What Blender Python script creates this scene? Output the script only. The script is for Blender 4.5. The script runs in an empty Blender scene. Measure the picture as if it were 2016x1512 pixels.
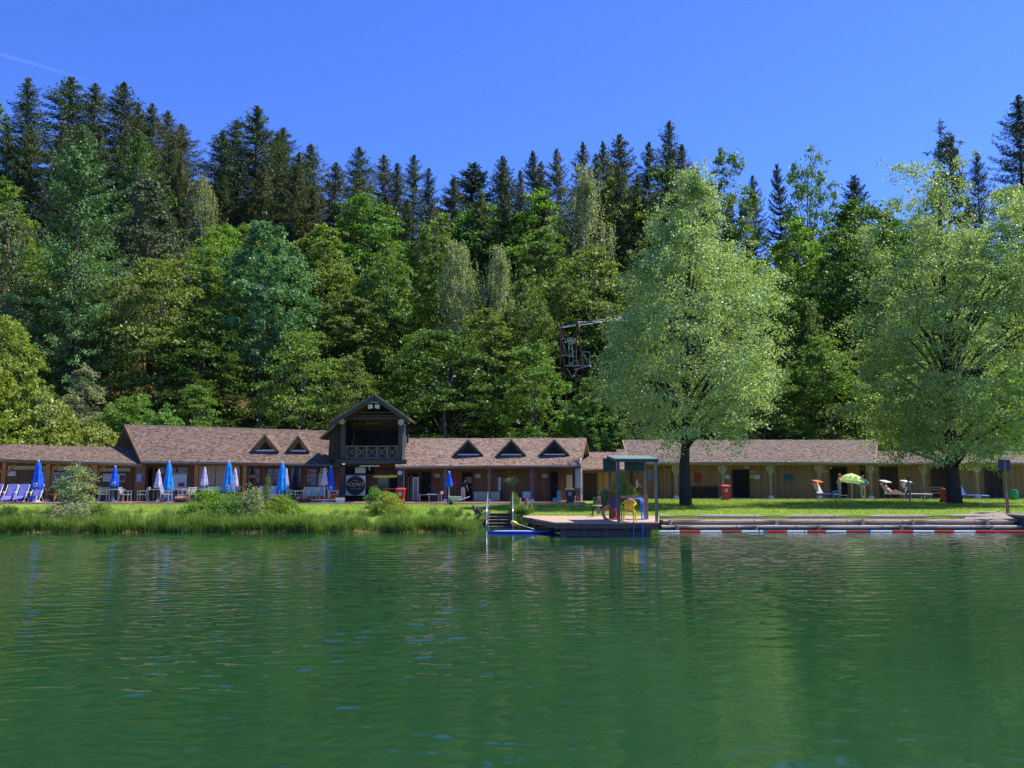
import bpy, bmesh, math, random
import numpy as np
from mathutils import Vector, Matrix
R_ = math.radians
SC = bpy.context.scene
COL = SC.collection
random.seed(7); RNG = np.random.default_rng(11)
F = 1629.0; PITCH = R_(6.0); H0 = 2.5
cP, sP = math.cos(PITCH), math.sin(PITCH)

# ------------------------------------------------------------------ camera maths (photo 2016x1512)
def W(px, py, Y):
    a = (px-1008)/F; b = (756-py)/F
    d = Vector((a, cP-b*sP, sP+b*cP)); return Vector((a*Y/d.y, Y, H0+d.z*Y/d.y))
def GX(px, Y, z): return (px-1008)/F*(Y*cP+(z-H0)*sP)
def GP(px, py, z):
    a = (px-1008)/F; b = (756-py)/F; dz = sP+b*cP; t = (z-H0)/dz
    return Vector((a*t, (cP-b*sP)*t, z))
def proj(p):
    d = p[1]*cP+(p[2]-H0)*sP; u = -p[1]*sP+(p[2]-H0)*cP
    return 1008+F*p[0]/d, 756-F*u/d
def ss(a, b, x):
    t = min(1, max(0, (x-a)/(b-a))); return t*t*(3-2*t)
def lerp(a, b, t): return a+(b-a)*t

# ------------------------------------------------------------------ materials
MATS = {}
def nodes(name):
    m = bpy.data.materials.new(name); m.use_nodes = True; nt = m.node_tree
    b = nt.nodes['Principled BSDF']; return m, nt, b
def N(nt, t, **k):
    n = nt.nodes.new(t)
    for a, v in k.items():
        if a in n.inputs: n.inputs[a].default_value = v
        else: setattr(n, a, v)
    return n
def mathn(nt, op, a, b=None, clamp=False):
    n = nt.nodes.new('ShaderNodeMath'); n.operation = op; n.use_clamp = clamp
    for i, x in enumerate((a, b)):
        if x is None: continue
        if hasattr(x, 'links'): nt.links.new(x, n.inputs[i])
        else: n.inputs[i].default_value = x
    return n.outputs[0]
def mixc(nt, fac, a, b, mode='MIX'):
    n = nt.nodes.new('ShaderNodeMix'); n.data_type = 'RGBA'; n.blend_type = mode
    for s, x in ((0, fac), (6, a), (7, b)):
        if hasattr(x, 'links'): nt.links.new(x, n.inputs[s])
        elif s == 0: n.inputs[s].default_value = x
        else: n.inputs[s].default_value = tuple(x)+((1,) if len(x) == 3 else ())
    return n.outputs[2]
def noise(nt, coord, scale, detail=4, rough=.6, sc=None):
    if sc:
        mp = N(nt, 'ShaderNodeMapping'); mp.inputs['Scale'].default_value = sc
        nt.links.new(coord, mp.inputs['Vector']); coord = mp.outputs[0]
    n = N(nt, 'ShaderNodeTexNoise', Scale=scale, Detail=detail, Roughness=rough)
    nt.links.new(coord, n.inputs['Vector']); return n.outputs[0]
def bump(nt, b, h, strength=.4, dist=.02):
    n = N(nt, 'ShaderNodeBump', Strength=strength, Distance=dist); nt.links.new(h, n.inputs['Height'])
    nt.links.new(n.outputs[0], b.inputs['Normal'])
def mat(name, col, rough=.6, var=.25, scale=3, metal=0, sc=None, bmp=0, spec=.3, col2=None):
    if name in MATS: return MATS[name]
    m, nt, b = nodes(name); tc = N(nt, 'ShaderNodeTexCoord').outputs['Object']
    nz = noise(nt, tc, scale, 5, .65, sc)
    c2 = col2 or tuple(c*(1-var) for c in col); c1 = tuple(min(1, c*(1+var*.5)) for c in col)
    st = mathn(nt, 'MULTIPLY_ADD', nz, 2.2); st.node.inputs[2].default_value = -.6; st.node.use_clamp = True
    nt.links.new(mixc(nt, st, c2, c1), b.inputs['Base Color'])
    b.inputs['Roughness'].default_value = rough; b.inputs['Metallic'].default_value = metal
    b.inputs['Specular IOR Level'].default_value = spec
    if bmp: bump(nt, b, nz, .5, bmp)
    MATS[name] = m; return m
def plank(name, col, width=.14, horiz=False, var=.35, rough=.75):
    """boards: tint from board to board, dark joints, grain along the board"""
    if name in MATS: return MATS[name]
    m, nt, b = nodes(name); tc = N(nt, 'ShaderNodeTexCoord').outputs['Object']
    sp = N(nt, 'ShaderNodeSeparateXYZ'); nt.links.new(tc, sp.inputs[0])
    ax = sp.outputs[2] if horiz else mathn(nt, 'ADD', sp.outputs[0], mathn(nt, 'MULTIPLY', sp.outputs[1], .31))
    u = mathn(nt, 'DIVIDE', ax, width); fl = mathn(nt, 'FLOOR', u); fr = mathn(nt, 'FRACT', u)
    wn = N(nt, 'ShaderNodeTexWhiteNoise', noise_dimensions='1D'); nt.links.new(fl, wn.inputs['W'])
    grain = noise(nt, tc, 6, 5, .7, (.4, .4, 7) if horiz else (7, 7, .4))
    stain = noise(nt, tc, .7, 3, .6)
    k = mathn(nt, 'ADD', mathn(nt, 'MULTIPLY', wn.outputs[0], .45), mathn(nt, 'MULTIPLY', grain, .6))
    k = mathn(nt, 'ADD', k, mathn(nt, 'MULTIPLY', stain, .35)); k = mathn(nt, 'SUBTRACT', k, .25, True)
    c = mixc(nt, k, tuple(x*(1-var) for x in col), tuple(min(1, x*(1+var)) for x in col))
    j = mathn(nt, 'LESS_THAN', fr, .09); c = mixc(nt, j, c, tuple(x*.25 for x in col))
    nt.links.new(c, b.inputs['Base Color']); b.inputs['Roughness'].default_value = rough
    b.inputs['Specular IOR Level'].default_value = .2
    MATS[name] = m; return m
def shingle(name, c1, c2, moss):
    m, nt, b = nodes(name); uv = N(nt, 'ShaderNodeUVMap').outputs[0]
    dist = noise(nt, uv, 3, 2); add = N(nt, 'ShaderNodeVectorMath', operation='ADD')
    ms = N(nt, 'ShaderNodeVectorMath', operation='SCALE'); ms.inputs['Scale'].default_value = .09
    nd = N(nt, 'ShaderNodeTexNoise', Scale=4.0); nt.links.new(uv, nd.inputs['Vector'])
    nt.links.new(nd.outputs['Color'], ms.inputs[0]); nt.links.new(uv, add.inputs[0]); nt.links.new(ms.outputs[0], add.inputs[1])
    br = N(nt, 'ShaderNodeTexBrick', Scale=1.0); br.inputs['Brick Width'].default_value = .17
    br.inputs['Row Height'].default_value = .15; br.inputs['Mortar Size'].default_value = .012
    br.inputs['Mortar Smooth'].default_value = .4; br.offset = .43; br.inputs['Bias'].default_value = -.1
    br.inputs['Color1'].default_value = c1+(1,); br.inputs['Color2'].default_value = c2+(1,)
    br.inputs['Mortar'].default_value = tuple(x*.3 for x in c2)+(1,)
    nt.links.new(add.outputs[0], br.inputs['Vector'])
    cell = N(nt, 'ShaderNodeTexVoronoi', Scale=9.0); cell.inputs['Randomness'].default_value = 1
    mp = N(nt, 'ShaderNodeMapping'); mp.inputs['Scale'].default_value = (.7, 1.5, 1); nt.links.new(uv, mp.inputs[0]); nt.links.new(mp.outputs[0], cell.inputs['Vector'])
    cs = N(nt, 'ShaderNodeSeparateColor'); nt.links.new(cell.outputs['Color'], cs.inputs[0])
    c = mixc(nt, mathn(nt, 'MULTIPLY', cs.outputs[0], .8), br.outputs[0], (c1[0]*1.3, c1[1]*1.3, c1[2]*1.3))
    c = mixc(nt, mathn(nt, 'MULTIPLY', mathn(nt, 'GREATER_THAN', cs.outputs[1], .62), .7), c, tuple(x*.42 for x in c2))
    big = noise(nt, uv, .5, 4, .7); mk = mathn(nt, 'MULTIPLY_ADD', big, 3.0); mk.node.inputs[2].default_value = -1.3; mk.node.use_clamp = True
    c = mixc(nt, mathn(nt, 'MULTIPLY', mk, .32), c, moss)
    stk = noise(nt, uv, 2, 3, .6, (3, .25, 1)); sk = mathn(nt, 'MULTIPLY_ADD', stk, 3.0); sk.node.inputs[2].default_value = -1.6; sk.node.use_clamp = True
    c = mixc(nt, mathn(nt, 'MULTIPLY', sk, .35), c, tuple(x*1.4 for x in c1))
    nt.links.new(c, b.inputs['Base Color']); b.inputs['Roughness'].default_value = .85
    b.inputs['Specular IOR Level'].default_value = .15
    hh = mathn(nt, 'ADD', mathn(nt, 'MULTIPLY', br.outputs['Fac'], -1), mathn(nt, 'MULTIPLY', cs.outputs[2], .7)); bump(nt, b, hh, .9, .035)
    MATS[name] = m; return m
def leafmat(name='leaf', trans=.3, rough=.5, hue=.25, gloss=.22):
    """colour = object colour, varied from leaf to leaf and in soft patches"""
    m, nt, b = nodes(name); out = nt.nodes['Material Output']
    oi = N(nt, 'ShaderNodeObjectInfo'); ge = N(nt, 'ShaderNodeNewGeometry')
    rp = ge.outputs['Random Per Island']
    c = mixc(nt, rp, (.62, .66, .56), (1.6, 1.5, 1.45))
    c = mixc(nt, 1.0, oi.outputs['Color'], c, 'MULTIPLY')
    pn = noise(nt, ge.outputs['Position'], .8, 3, .6)
    pk = mathn(nt, 'MULTIPLY_ADD', pn, 2.2); pk.node.inputs[2].default_value = -.6; pk.node.use_clamp = True
    tint = mixc(nt, pk, (.84, .92, .95), (1.14, 1.05, .82)); c = mixc(nt, 1.0, c, tint, 'MULTIPLY')
    nt.links.new(c, b.inputs['Base Color']); b.inputs['Roughness'].default_value = rough
    b.inputs['Specular IOR Level'].default_value = gloss
    tr = N(nt, 'ShaderNodeBsdfTranslucent'); tcx = mixc(nt, 1.0, c, (1.25, 1.35, .6), 'MULTIPLY'); nt.links.new(tcx, tr.inputs[0])
    mx = N(nt, 'ShaderNodeMixShader'); mx.inputs[0].default_value = trans
    nt.links.new(b.outputs[0], mx.inputs[1]); nt.links.new(tr.outputs[0], mx.inputs[2]); nt.links.new(mx.outputs[0], out.inputs[0])
    MATS[name] = m; return m

def fabric(name, col, trans=.45):
    m = mat(name, col, .7, .15, 5); nt = m.node_tree; b = nt.nodes['Principled BSDF']; out = nt.nodes['Material Output']; tr = N(nt, 'ShaderNodeBsdfTranslucent')
    nt.links.new(b.inputs['Base Color'].links[0].from_socket, tr.inputs[0]); mx = N(nt, 'ShaderNodeMixShader'); mx.inputs[0].default_value = trans
    nt.links.new(b.outputs[0], mx.inputs[1]); nt.links.new(tr.outputs[0], mx.inputs[2]); nt.links.new(mx.outputs[0], out.inputs[0]); return m
# ------------------------------------------------------------------ mesh builder
def basis(d):
    d = Vector(d).normalized(); up = Vector((0, 0, 1)) if abs(d.z) < .95 else Vector((0, 1, 0))
    s = d.cross(up).normalized(); return s, s.cross(d).normalized(), d
class MB:
    def __init__(s): s.v = []; s.f = []; s.uv = {}
    def add(s, vs, fs, uvs=None):
        o = len(s.v); s.v += [tuple(x) for x in vs]
        for i, f in enumerate(fs):
            if uvs: s.uv[len(s.f)] = uvs[i]
            s.f.append(tuple(o+j for j in f))
        return s
    def box(s, x0, x1, y0, y1, z0, z1, M=None):
        vs = [Vector((x, y, z)) for z in (z0, z1) for y in (y0, y1) for x in (x0, x1)]
        if M: vs = [M @ v for v in vs]
        return s.add(vs, [(0, 2, 3, 1), (4, 5, 7, 6), (0, 1, 5, 4), (2, 6, 7, 3), (0, 4, 6, 2), (1, 3, 7, 5)])
    def bar(s, a, b, w, h=None):
        a = Vector(a); b = Vector(b); h = h or w; e1, e2, d = basis(b-a)
        vs = [p+e1*(i*w/2)+e2*(j*h/2) for p in (a, b) for i, j in ((-1, -1), (1, -1), (1, 1), (-1, 1))]
        return s.add(vs, [(3, 2, 1, 0), (4, 5, 6, 7)]+[(i, (i+1) % 4, 4+(i+1) % 4, 4+i) for i in range(4)])
    def tube(s, pts, r, n=7, cap=True):
        pts = [Vector(p) for p in pts]; rs = r if isinstance(r, (list, tuple)) else [r]*len(pts); vs = []
        e1 = e2 = None
        for i, p in enumerate(pts):
            d = (pts[min(i+1, len(pts)-1)]-pts[max(i-1, 0)]).normalized()
            if e1 is None: e1, e2, _ = basis(d)
            else:
                e1 = (e1-d*e1.dot(d)).normalized(); e2 = d.cross(e1)
            vs += [p+(e1*math.cos(2*math.pi*k/n)+e2*math.sin(2*math.pi*k/n))*rs[i] for k in range(n)]
        m = len(pts); fs = [(i*n+k, i*n+(k+1) % n, (i+1)*n+(k+1) % n, (i+1)*n+k) for i in range(m-1) for k in range(n)]
        if cap: fs += [tuple(range(n-1, -1, -1)), tuple((m-1)*n+k for k in range(n))]
        return s.add(vs, fs)
    def lathe(s, prof, c=(0, 0, 0), n=16, pleat=0, amp=0, M=None, squash=1):
        vs = []
        for r, z in prof:
            for k in range(n):
                t = 2*math.pi*k/n; q = r*(1+amp*math.cos(pleat*t)) if pleat else r
                v = Vector((q*math.cos(t), q*math.sin(t)*squash, z))
                vs.append((M @ v if M else v)+Vector(c))
        m = len(prof); fs = [(i*n+k, i*n+(k+1) % n, (i+1)*n+(k+1) % n, (i+1)*n+k) for i in range(m-1) for k in range(n)]
        fs += [tuple(range(n-1, -1, -1)), tuple((m-1)*n+k for k in range(n))]
        return s.add(vs, fs)
    def slab(s, a, b, c, d, t, uv=True):
        """a,b lower edge, c,d upper edge (c above b); thickness t downward along the normal"""
        a, b, c, d = map(Vector, (a, b, c, d)); n = (b-a).cross(d-a).normalized()
        if n.z < 0: n = -n
        vs = [a, b, c, d]+[p-n*t for p in (a, b, c, d)]
        u = (b-a).normalized(); w = (d-a)-u*(d-a).dot(u); w.normalize()
        q = [((p-a).dot(u)+37.3, (p-a).dot(w)) for p in (a, b, c, d)]; z = [(0, 0)]*4
        return s.add(vs, [(0, 1, 2, 3), (7, 6, 5, 4), (0, 4, 5, 1), (1, 5, 6, 2), (2, 6, 7, 3), (3, 7, 4, 0)], [q, z, z, z, z, z])
    def prism(s, poly, ext):
        n = len(poly); ext = Vector(ext); vs = [Vector(p) for p in poly]+[Vector(p)+ext for p in poly]
        return s.add(vs, [tuple(range(n)), tuple(range(2*n-1, n-1, -1))]+[(i, n+i, n+(i+1) % n, (i+1) % n) for i in range(n)])
    def sph(s, c, rx, ry, rz, n=10, m=7):
        prof = [(max(.001, math.sin(math.pi*i/m)), -math.cos(math.pi*i/m)) for i in range(m+1)]
        return s.lathe(prof, c, n, M=Matrix.Diagonal((rx, ry, rz)))
    def build(s, name, m, parent=None, label=None, smooth=False, local=False):
        me = bpy.data.meshes.new(name); off = Vector((0, 0, 0))
        if parent is not None and not local: off = worldloc(parent)
        me.from_pydata([tuple(Vector(v)-off) for v in s.v], [], s.f)
        if s.uv:
            ul = me.uv_layers.new(name='UVMap')
            for p in me.polygons:
                q = s.uv.get(p.index)
                if q:
                    for li, u in zip(p.loop_indices, q): ul.data[li].uv = u
        if smooth:
            for p in me.polygons: p.use_smooth = len(p.vertices) == 4
        me.update(); o = bpy.data.objects.new(name, me); me.materials.append(m); COL.objects.link(o)
        bm = bmesh.new(); bm.from_mesh(me); bmesh.ops.recalc_face_normals(bm, faces=bm.faces); bm.to_mesh(me); bm.free()
        if parent is not None: o.parent = parent
        if label: o['label'] = label
        return o
def worldloc(o):
    p = Vector((0, 0, 0))
    while o is not None: p += o.location; o = o.parent
    return p
def tag(o, label, cat, group=None, kind=None):
    if kind: o['kind'] = kind
    if label: o['label'] = label
    if cat: o['category'] = cat
    if group: o['group'] = group
    return o
def thing(name, label, cat, loc=(0, 0, 0), rz=0, group=None):
    o = bpy.data.objects.new(name, None); COL.objects.link(o); o.empty_display_size = .2
    o.location = loc; o.rotation_euler = (0, 0, rz); return tag(o, label, cat, group)
def kids(o): return [c for c in CH.get(o.name, [])]
def dup(root, loc, rz, label, scale=None, group=None, color=None):
    r = root.copy(); COL.objects.link(r); r.location = loc; r.rotation_euler = (0, 0, rz); r['label'] = label
    if scale: r.scale = scale
    if group: r['group'] = group
    for ch in root.children:
        c = ch.copy(); COL.objects.link(c); c.parent = r
        if color and c.name.startswith('crown'): c.color = color+(1,)
        for g in ch.children:
            d = g.copy(); COL.objects.link(d); d.parent = c
    return r
def npmesh(name, V, nper, m):
    """V: (n, nper, 3) array, each row one polygon of its own"""
    n = V.shape[0]; me = bpy.data.meshes.new(name)
    me.vertices.add(n*nper); me.vertices.foreach_set('co', V.reshape(-1).astype(np.float32))
    me.loops.add(n*nper); me.loops.foreach_set('vertex_index', np.arange(n*nper, dtype=np.int32))
    me.polygons.add(n); me.polygons.foreach_set('loop_start', np.arange(0, n*nper, nper, dtype=np.int32))
    me.polygons.foreach_set('loop_total', np.full(n, nper, dtype=np.int32))
    me.update(calc_edges=True); me.validate(); me.materials.append(m); return me
def unit(a): return a/np.maximum(1e-6, np.linalg.norm(a, axis=1, keepdims=True))
def leaves(C, size, nb, aspect=.62, along=None, g=RNG):
    """diamond leaves; nb = normal bias (n,3)"""
    n = len(C); nn = unit(g.normal(size=(n, 3))*.75+nb); a = g.normal(size=(n, 3)) if along is None else along+g.normal(size=(n, 3))*.25
    a = unit(a-nn*np.sum(a*nn, 1, keepdims=True)); b = np.cross(nn, a); s = (size*g.uniform(.65, 1.3, n))[:, None]
    fold = nn*s*.12
    return np.stack([C-a*s*.5, C+b*s*.5*aspect+fold, C+a*s*.5, C-b*s*.5*aspect+fold], 1)

# ------------------------------------------------------------------ terrain
AK = [(-.75, .64), (-.4, .60), (-.15, .47), (0, .40), (.2, .40), (.4, .42), (.7, .5)]
def slope(a):
    for (x0, s0), (x1, s1) in zip(AK, AK[1:]):
        if a <= x1: return lerp(s0, s1, min(1, max(0, (a-x0)/(x1-x0))))
    return AK[-1][1]
def ground(x, y):
    if y < 45:
        k = ss(-2.4, -1.6, x); zl = -1.4+1.4*ss(30, 34.4, y) if y < 34.4 else .6*ss(33.2, 38.6, y)
        zl = lerp(-1.4, .6, ss(31.5, 38.4, y)*.5+ss(33.2, 38.6, y)*.5)
        zr = lerp(-1.4, .58, ss(37.15, 37.3, y)); z = lerp(zl, zr, k)
        if -1.95 < x < -.0: z = lerp(-1.4, .58, ss(38.6, 39.4, y))
        return z + .02*math.sin(x*1.3+y)*ss(38, 41, y)
    z = .6; y0 = 66 if x > -14 else lerp(66, 60, ss(-14, -30, x) if False else min(1, (-14-x)/16))
    if y > y0:
        yy = min(y, 126); t = yy-y0; s = slope(x/max(y, 1)); z += s*(t-2.5*(1-math.exp(-t/2.5)))
        z += .5*math.sin(x*.31+y*.17)*ss(0, 10, t)+.3*math.sin(x*.9-y*.6)*ss(0, 8, t)
        if y > 126: z -= (y-126)*.12
    return z
# ------------------------------------------------------------------ ground, water, sky
LEAF = leafmat('leaf', .32, .5); NEEDLE = leafmat('needle', .12, .6, gloss=.2); GRASSM = leafmat('grass_blade', .35, .5)
GLOSSLEAF = leafmat('bright_leaf', .34, .48, gloss=.28)
BARK = mat('bark', (.10, .085, .07), .9, .5, 4, sc=(3, 3, .6), bmp=.05); BARKW = mat('birch_bark', (.55, .53, .48), .7, .5, 5, sc=(1, 1, 4))
BARKG = mat('grey_bark', (.17, .15, .13), .9, .5, 5, sc=(2, 2, .5), bmp=.04)
def ground_mat():
    m, nt, b = nodes('ground'); tc = N(nt, 'ShaderNodeTexCoord').outputs['Object']
    sp = N(nt, 'ShaderNodeSeparateXYZ'); nt.links.new(tc, sp.inputs[0])
    n1 = noise(nt, tc, .6, 5, .6); n2 = noise(nt, tc, 9, 4, .7); n3 = noise(nt, tc, 2.3, 4, .6)
    g = mixc(nt, n1, (.14, .23, .025), (.24, .32, .05)); g = mixc(nt, mathn(nt, 'MULTIPLY', n2, .5), g, (.10, .18, .02))
    dry = mathn(nt, 'MULTIPLY_ADD', n3, 4.0); dry.node.inputs[2].default_value = -2.3; dry.node.use_clamp = True
    g = mixc(nt, mathn(nt, 'MULTIPLY', dry, .35), g, (.22, .21, .07))
    lit = mixc(nt, n3, (.07, .042, .024), (.16, .085, .045)); lit = mixc(nt, mathn(nt, 'MULTIPLY', n1, .95), lit, (.04, .07, .015))
    e = mathn(nt, 'ADD', sp.outputs[1], mathn(nt, 'MULTIPLY', n1, 3))
    k = mathn(nt, 'GREATER_THAN', e, 64.5); c = mixc(nt, k, g, lit)
    mud = mathn(nt, 'LESS_THAN', mathn(nt, 'ADD', sp.outputs[2], mathn(nt, 'MULTIPLY', n2, .2)), .36)
    mud2 = mathn(nt, 'LESS_THAN', sp.outputs[1], 45.0); c = mixc(nt, mathn(nt, 'MULTIPLY', mud, mud2), c, (.11, .075, .045))
    nt.links.new(c, b.inputs['Base Color']); b.inputs['Roughness'].default_value = .95; b.inputs['Specular IOR Level'].default_value = .1
    bump(nt, b, n2, .6, .05); return m
xs = np.unique(np.concatenate([np.arange(-200, 201, 8), np.arange(-110, 111, 3), np.arange(-30, 30, .8), [-2.4, -2.2, -2.0, -1.94, -1.7, -.02, .02]]).round(2))
ys = np.unique(np.concatenate([np.arange(-60, 30, 15), np.arange(30, 40, .3), [37.15, 37.2, 37.25, 37.3, 38.6, 39.4], np.arange(40, 60, 1.3), np.arange(60, 130, 2), np.arange(130, 300, 14)]).round(2))
gv = [(x, y, ground(x, y)) for y in ys for x in xs]; nx = len(xs)
gf = [(j*nx+i, j*nx+i+1, (j+1)*nx+i+1, (j+1)*nx+i) for j in range(len(ys)-1) for i in range(nx-1)]
g = MB(); g.v = gv; g.f = gf
tag(g.build('ground', ground_mat(), smooth=True), None, None, kind='structure')

def water_mat():
    m, nt, b = nodes('water'); tc = N(nt, 'ShaderNodeTexCoord').outputs['Object']
    n0 = noise(nt, tc, .12, 3, .5); c = mixc(nt, n0, (.0055, .023, .009), (.0165, .060, .021))
    nt.links.new(c, b.inputs['Base Color']); b.inputs['Roughness'].default_value = .0; b.inputs['IOR'].default_value = 1.333
    a = noise(nt, tc, 9, 3, .55, (.7, 1.3, 1)); bp = N(nt, 'ShaderNodeBump', Strength=1.0, Distance=.0009); nt.links.new(a, bp.inputs['Height']); nt.links.new(bp.outputs[0], b.inputs['Normal'])
    return m
def water_mesh():
    """the lake surface with real small waves: long crests running across, finer ripples near"""
    g = np.random.default_rng(5); rows = [3.0]
    while rows[-1] < 39.2: rows.append(rows[-1]+max(.022, rows[-1]*.0026))
    rows = np.array(rows); nc = 620; u = np.linspace(-1, 1, nc); u = np.sign(u)*np.abs(u)**1.0*.86
    Y = np.repeat(rows[:, None], nc, 1); X = u[None, :]*(Y+3.0); Z = np.zeros_like(X)
    lam = np.concatenate([g.uniform(.9, 2.2, 14), g.uniform(.22, .72, 36), g.uniform(.11, .30, 40)]); th = np.pi/2+g.normal(size=90)*np.where(lam > .55, .25, .42)+.06
    patch = .75+.3*np.sin(X*.21+Y*.13+1)+.25*np.sin(X*.09-Y*.31)+.2*np.sin(X*.5+Y*.07+2)
    patch = np.clip(patch, .3, 1.4)*(.74+.26*np.clip((40-Y)/22, 0, 1))*(.16+.84*np.clip((Y-6)/17, 0, 1))
    for l, t in zip(lam, th):
        k = 2*np.pi/l; sl = .0013 if l > .9 else (.0162 if l > .22 else .0105); a = sl/k
        vis = np.clip((l/(np.maximum(.022, Y*.0026))-3.0)/3.0, 0, 1)
        warp = .35*np.sin(X*.37+t*9)+.3*np.sin(Y*.53+l*30)
        Z += a*vis*np.sin(k*(X*np.cos(t)+Y*np.sin(t))+g.uniform(0, 6.28)+warp*2.2)
    Z *= patch; me = bpy.data.meshes.new('lake_water'); nr = len(rows)
    V = np.stack([X, Y, Z], 2).reshape(-1, 3); idx = np.arange(nr*nc).reshape(nr, nc)
    Q = np.stack([idx[:-1, :-1], idx[:-1, 1:], idx[1:, 1:], idx[1:, :-1]], 2).reshape(-1, 4); n = len(Q)
    me.vertices.add(len(V)); me.vertices.foreach_set('co', V.reshape(-1).astype(np.float32)); me.loops.add(n*4); me.loops.foreach_set('vertex_index', Q.reshape(-1).astype(np.int32))
    me.polygons.add(n); me.polygons.foreach_set('loop_start', np.arange(0, n*4, 4, dtype=np.int32)); me.polygons.foreach_set('loop_total', np.full(n, 4, dtype=np.int32)); me.polygons.foreach_set('use_smooth', np.ones(n, dtype=bool))
    me.update(calc_edges=True); me.materials.append(water_mat()); o = bpy.data.objects.new('lake_water', me); COL.objects.link(o); o['kind'] = 'structure'
    print('water verts', len(V))
water_mesh()
wm = MB(); zl = -.045
wm.add([(-160, -60, zl), (160, -60, zl), (160, 3.2, zl), (-160, 3.2, zl), (-160, 39.2, zl), (-36, 39.2, zl), (-5.2, 3.2, zl), (36, 39.2, zl), (160, 39.2, zl), (5.2, 3.2, zl)], [(0, 1, 2, 9, 6, 3), (3, 6, 5, 4), (9, 2, 8, 7)])
tag(wm.build('lake_water', MATS.get('waterm') or bpy.data.materials['water']), None, None, kind='structure')

EL = R_(56); AZ = R_(-17)
sd = Vector((math.cos(EL)*math.cos(AZ), -math.cos(EL)*math.sin(AZ), math.sin(EL)))
w = bpy.data.worlds.new('World'); SC.world = w; w.use_nodes = True; nt = w.node_tree
sky = N(nt, 'ShaderNodeTexSky', sky_type='NISHITA'); sky.sun_disc = False; sky.sun_elevation = EL; sky.sun_rotation = math.atan2(sd.x, sd.y)
sky.air_density = 1.0; sky.dust_density = .1; sky.ozone_density = 3.0; sky.altitude = 600
bgn = nt.nodes['Background']; bgn.inputs['Strength'].default_value = .110
tint = mixc(nt, 1.0, sky.outputs[0], (.44, .655, 1.36), 'MULTIPLY'); nt.links.new(tint, bgn.inputs[0])
def sdir(px, py): return (W(px, py, 10)-Vector((0, 0, H0))).normalized()
tA = sdir(-150, 62); tB = sdir(135, 146); tn = tA.cross(tB).normalized(); gen = N(nt, 'ShaderNodeTexCoord').outputs['Generated']
def dotn(v):
    n = N(nt, 'ShaderNodeVectorMath', operation='DOT_PRODUCT'); nt.links.new(gen, n.inputs[0]); n.inputs[1].default_value = v; return n.outputs['Value']
ab = mathn(nt, 'ABSOLUTE', dotn(tn)); core = mathn(nt, 'SUBTRACT', 1.0, mathn(nt, 'DIVIDE', ab, .0026), True); along = mathn(nt, 'MULTIPLY_ADD', dotn((tA-tB).normalized()), 6.0); along.node.inputs[2].default_value = .35-6.0*tB.dot((tA-tB).normalized()); along.node.use_clamp = True
bgn.inputs[0].links and nt.links.remove(bgn.inputs[0].links[0]); trail = mathn(nt, 'MULTIPLY', mathn(nt, 'MULTIPLY', core, along), .07)
trail = mathn(nt, 'MULTIPLY', trail, mathn(nt, 'GREATER_THAN', dotn((0, 1, 0)), .2)); nt.links.new(mixc(nt, trail, tint, (6.5, 7.5, 9.0)), bgn.inputs[0])
sl = bpy.data.lights.new('sun', 'SUN'); sl.energy = 5.0; sl.angle = R_(.5); sl.color = (1, .96, .88)
so = bpy.data.objects.new('sun', sl); COL.objects.link(so); so.rotation_euler = sd.to_track_quat('Z', 'Y').to_euler()
cam = bpy.data.cameras.new('camera'); co = bpy.data.objects.new('camera', cam); COL.objects.link(co); SC.camera = co
cam.sensor_width = 36; cam.lens = 36*F/2016; cam.clip_end = 2000; co.location = (0, 0, H0); co.rotation_euler = (R_(90)+PITCH, 0, 0)
SC.view_settings.view_transform = 'Standard'; SC.view_settings.look = 'None'; SC.view_settings.exposure = 0.8
SC.render.resolution_x = 1024; SC.render.resolution_y = 768
SC.cycles.max_bounces = 6; SC.cycles.diffuse_bounces = 3; SC.cycles.glossy_bounces = 3; SC.cycles.transmission_bounces = 3

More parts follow.
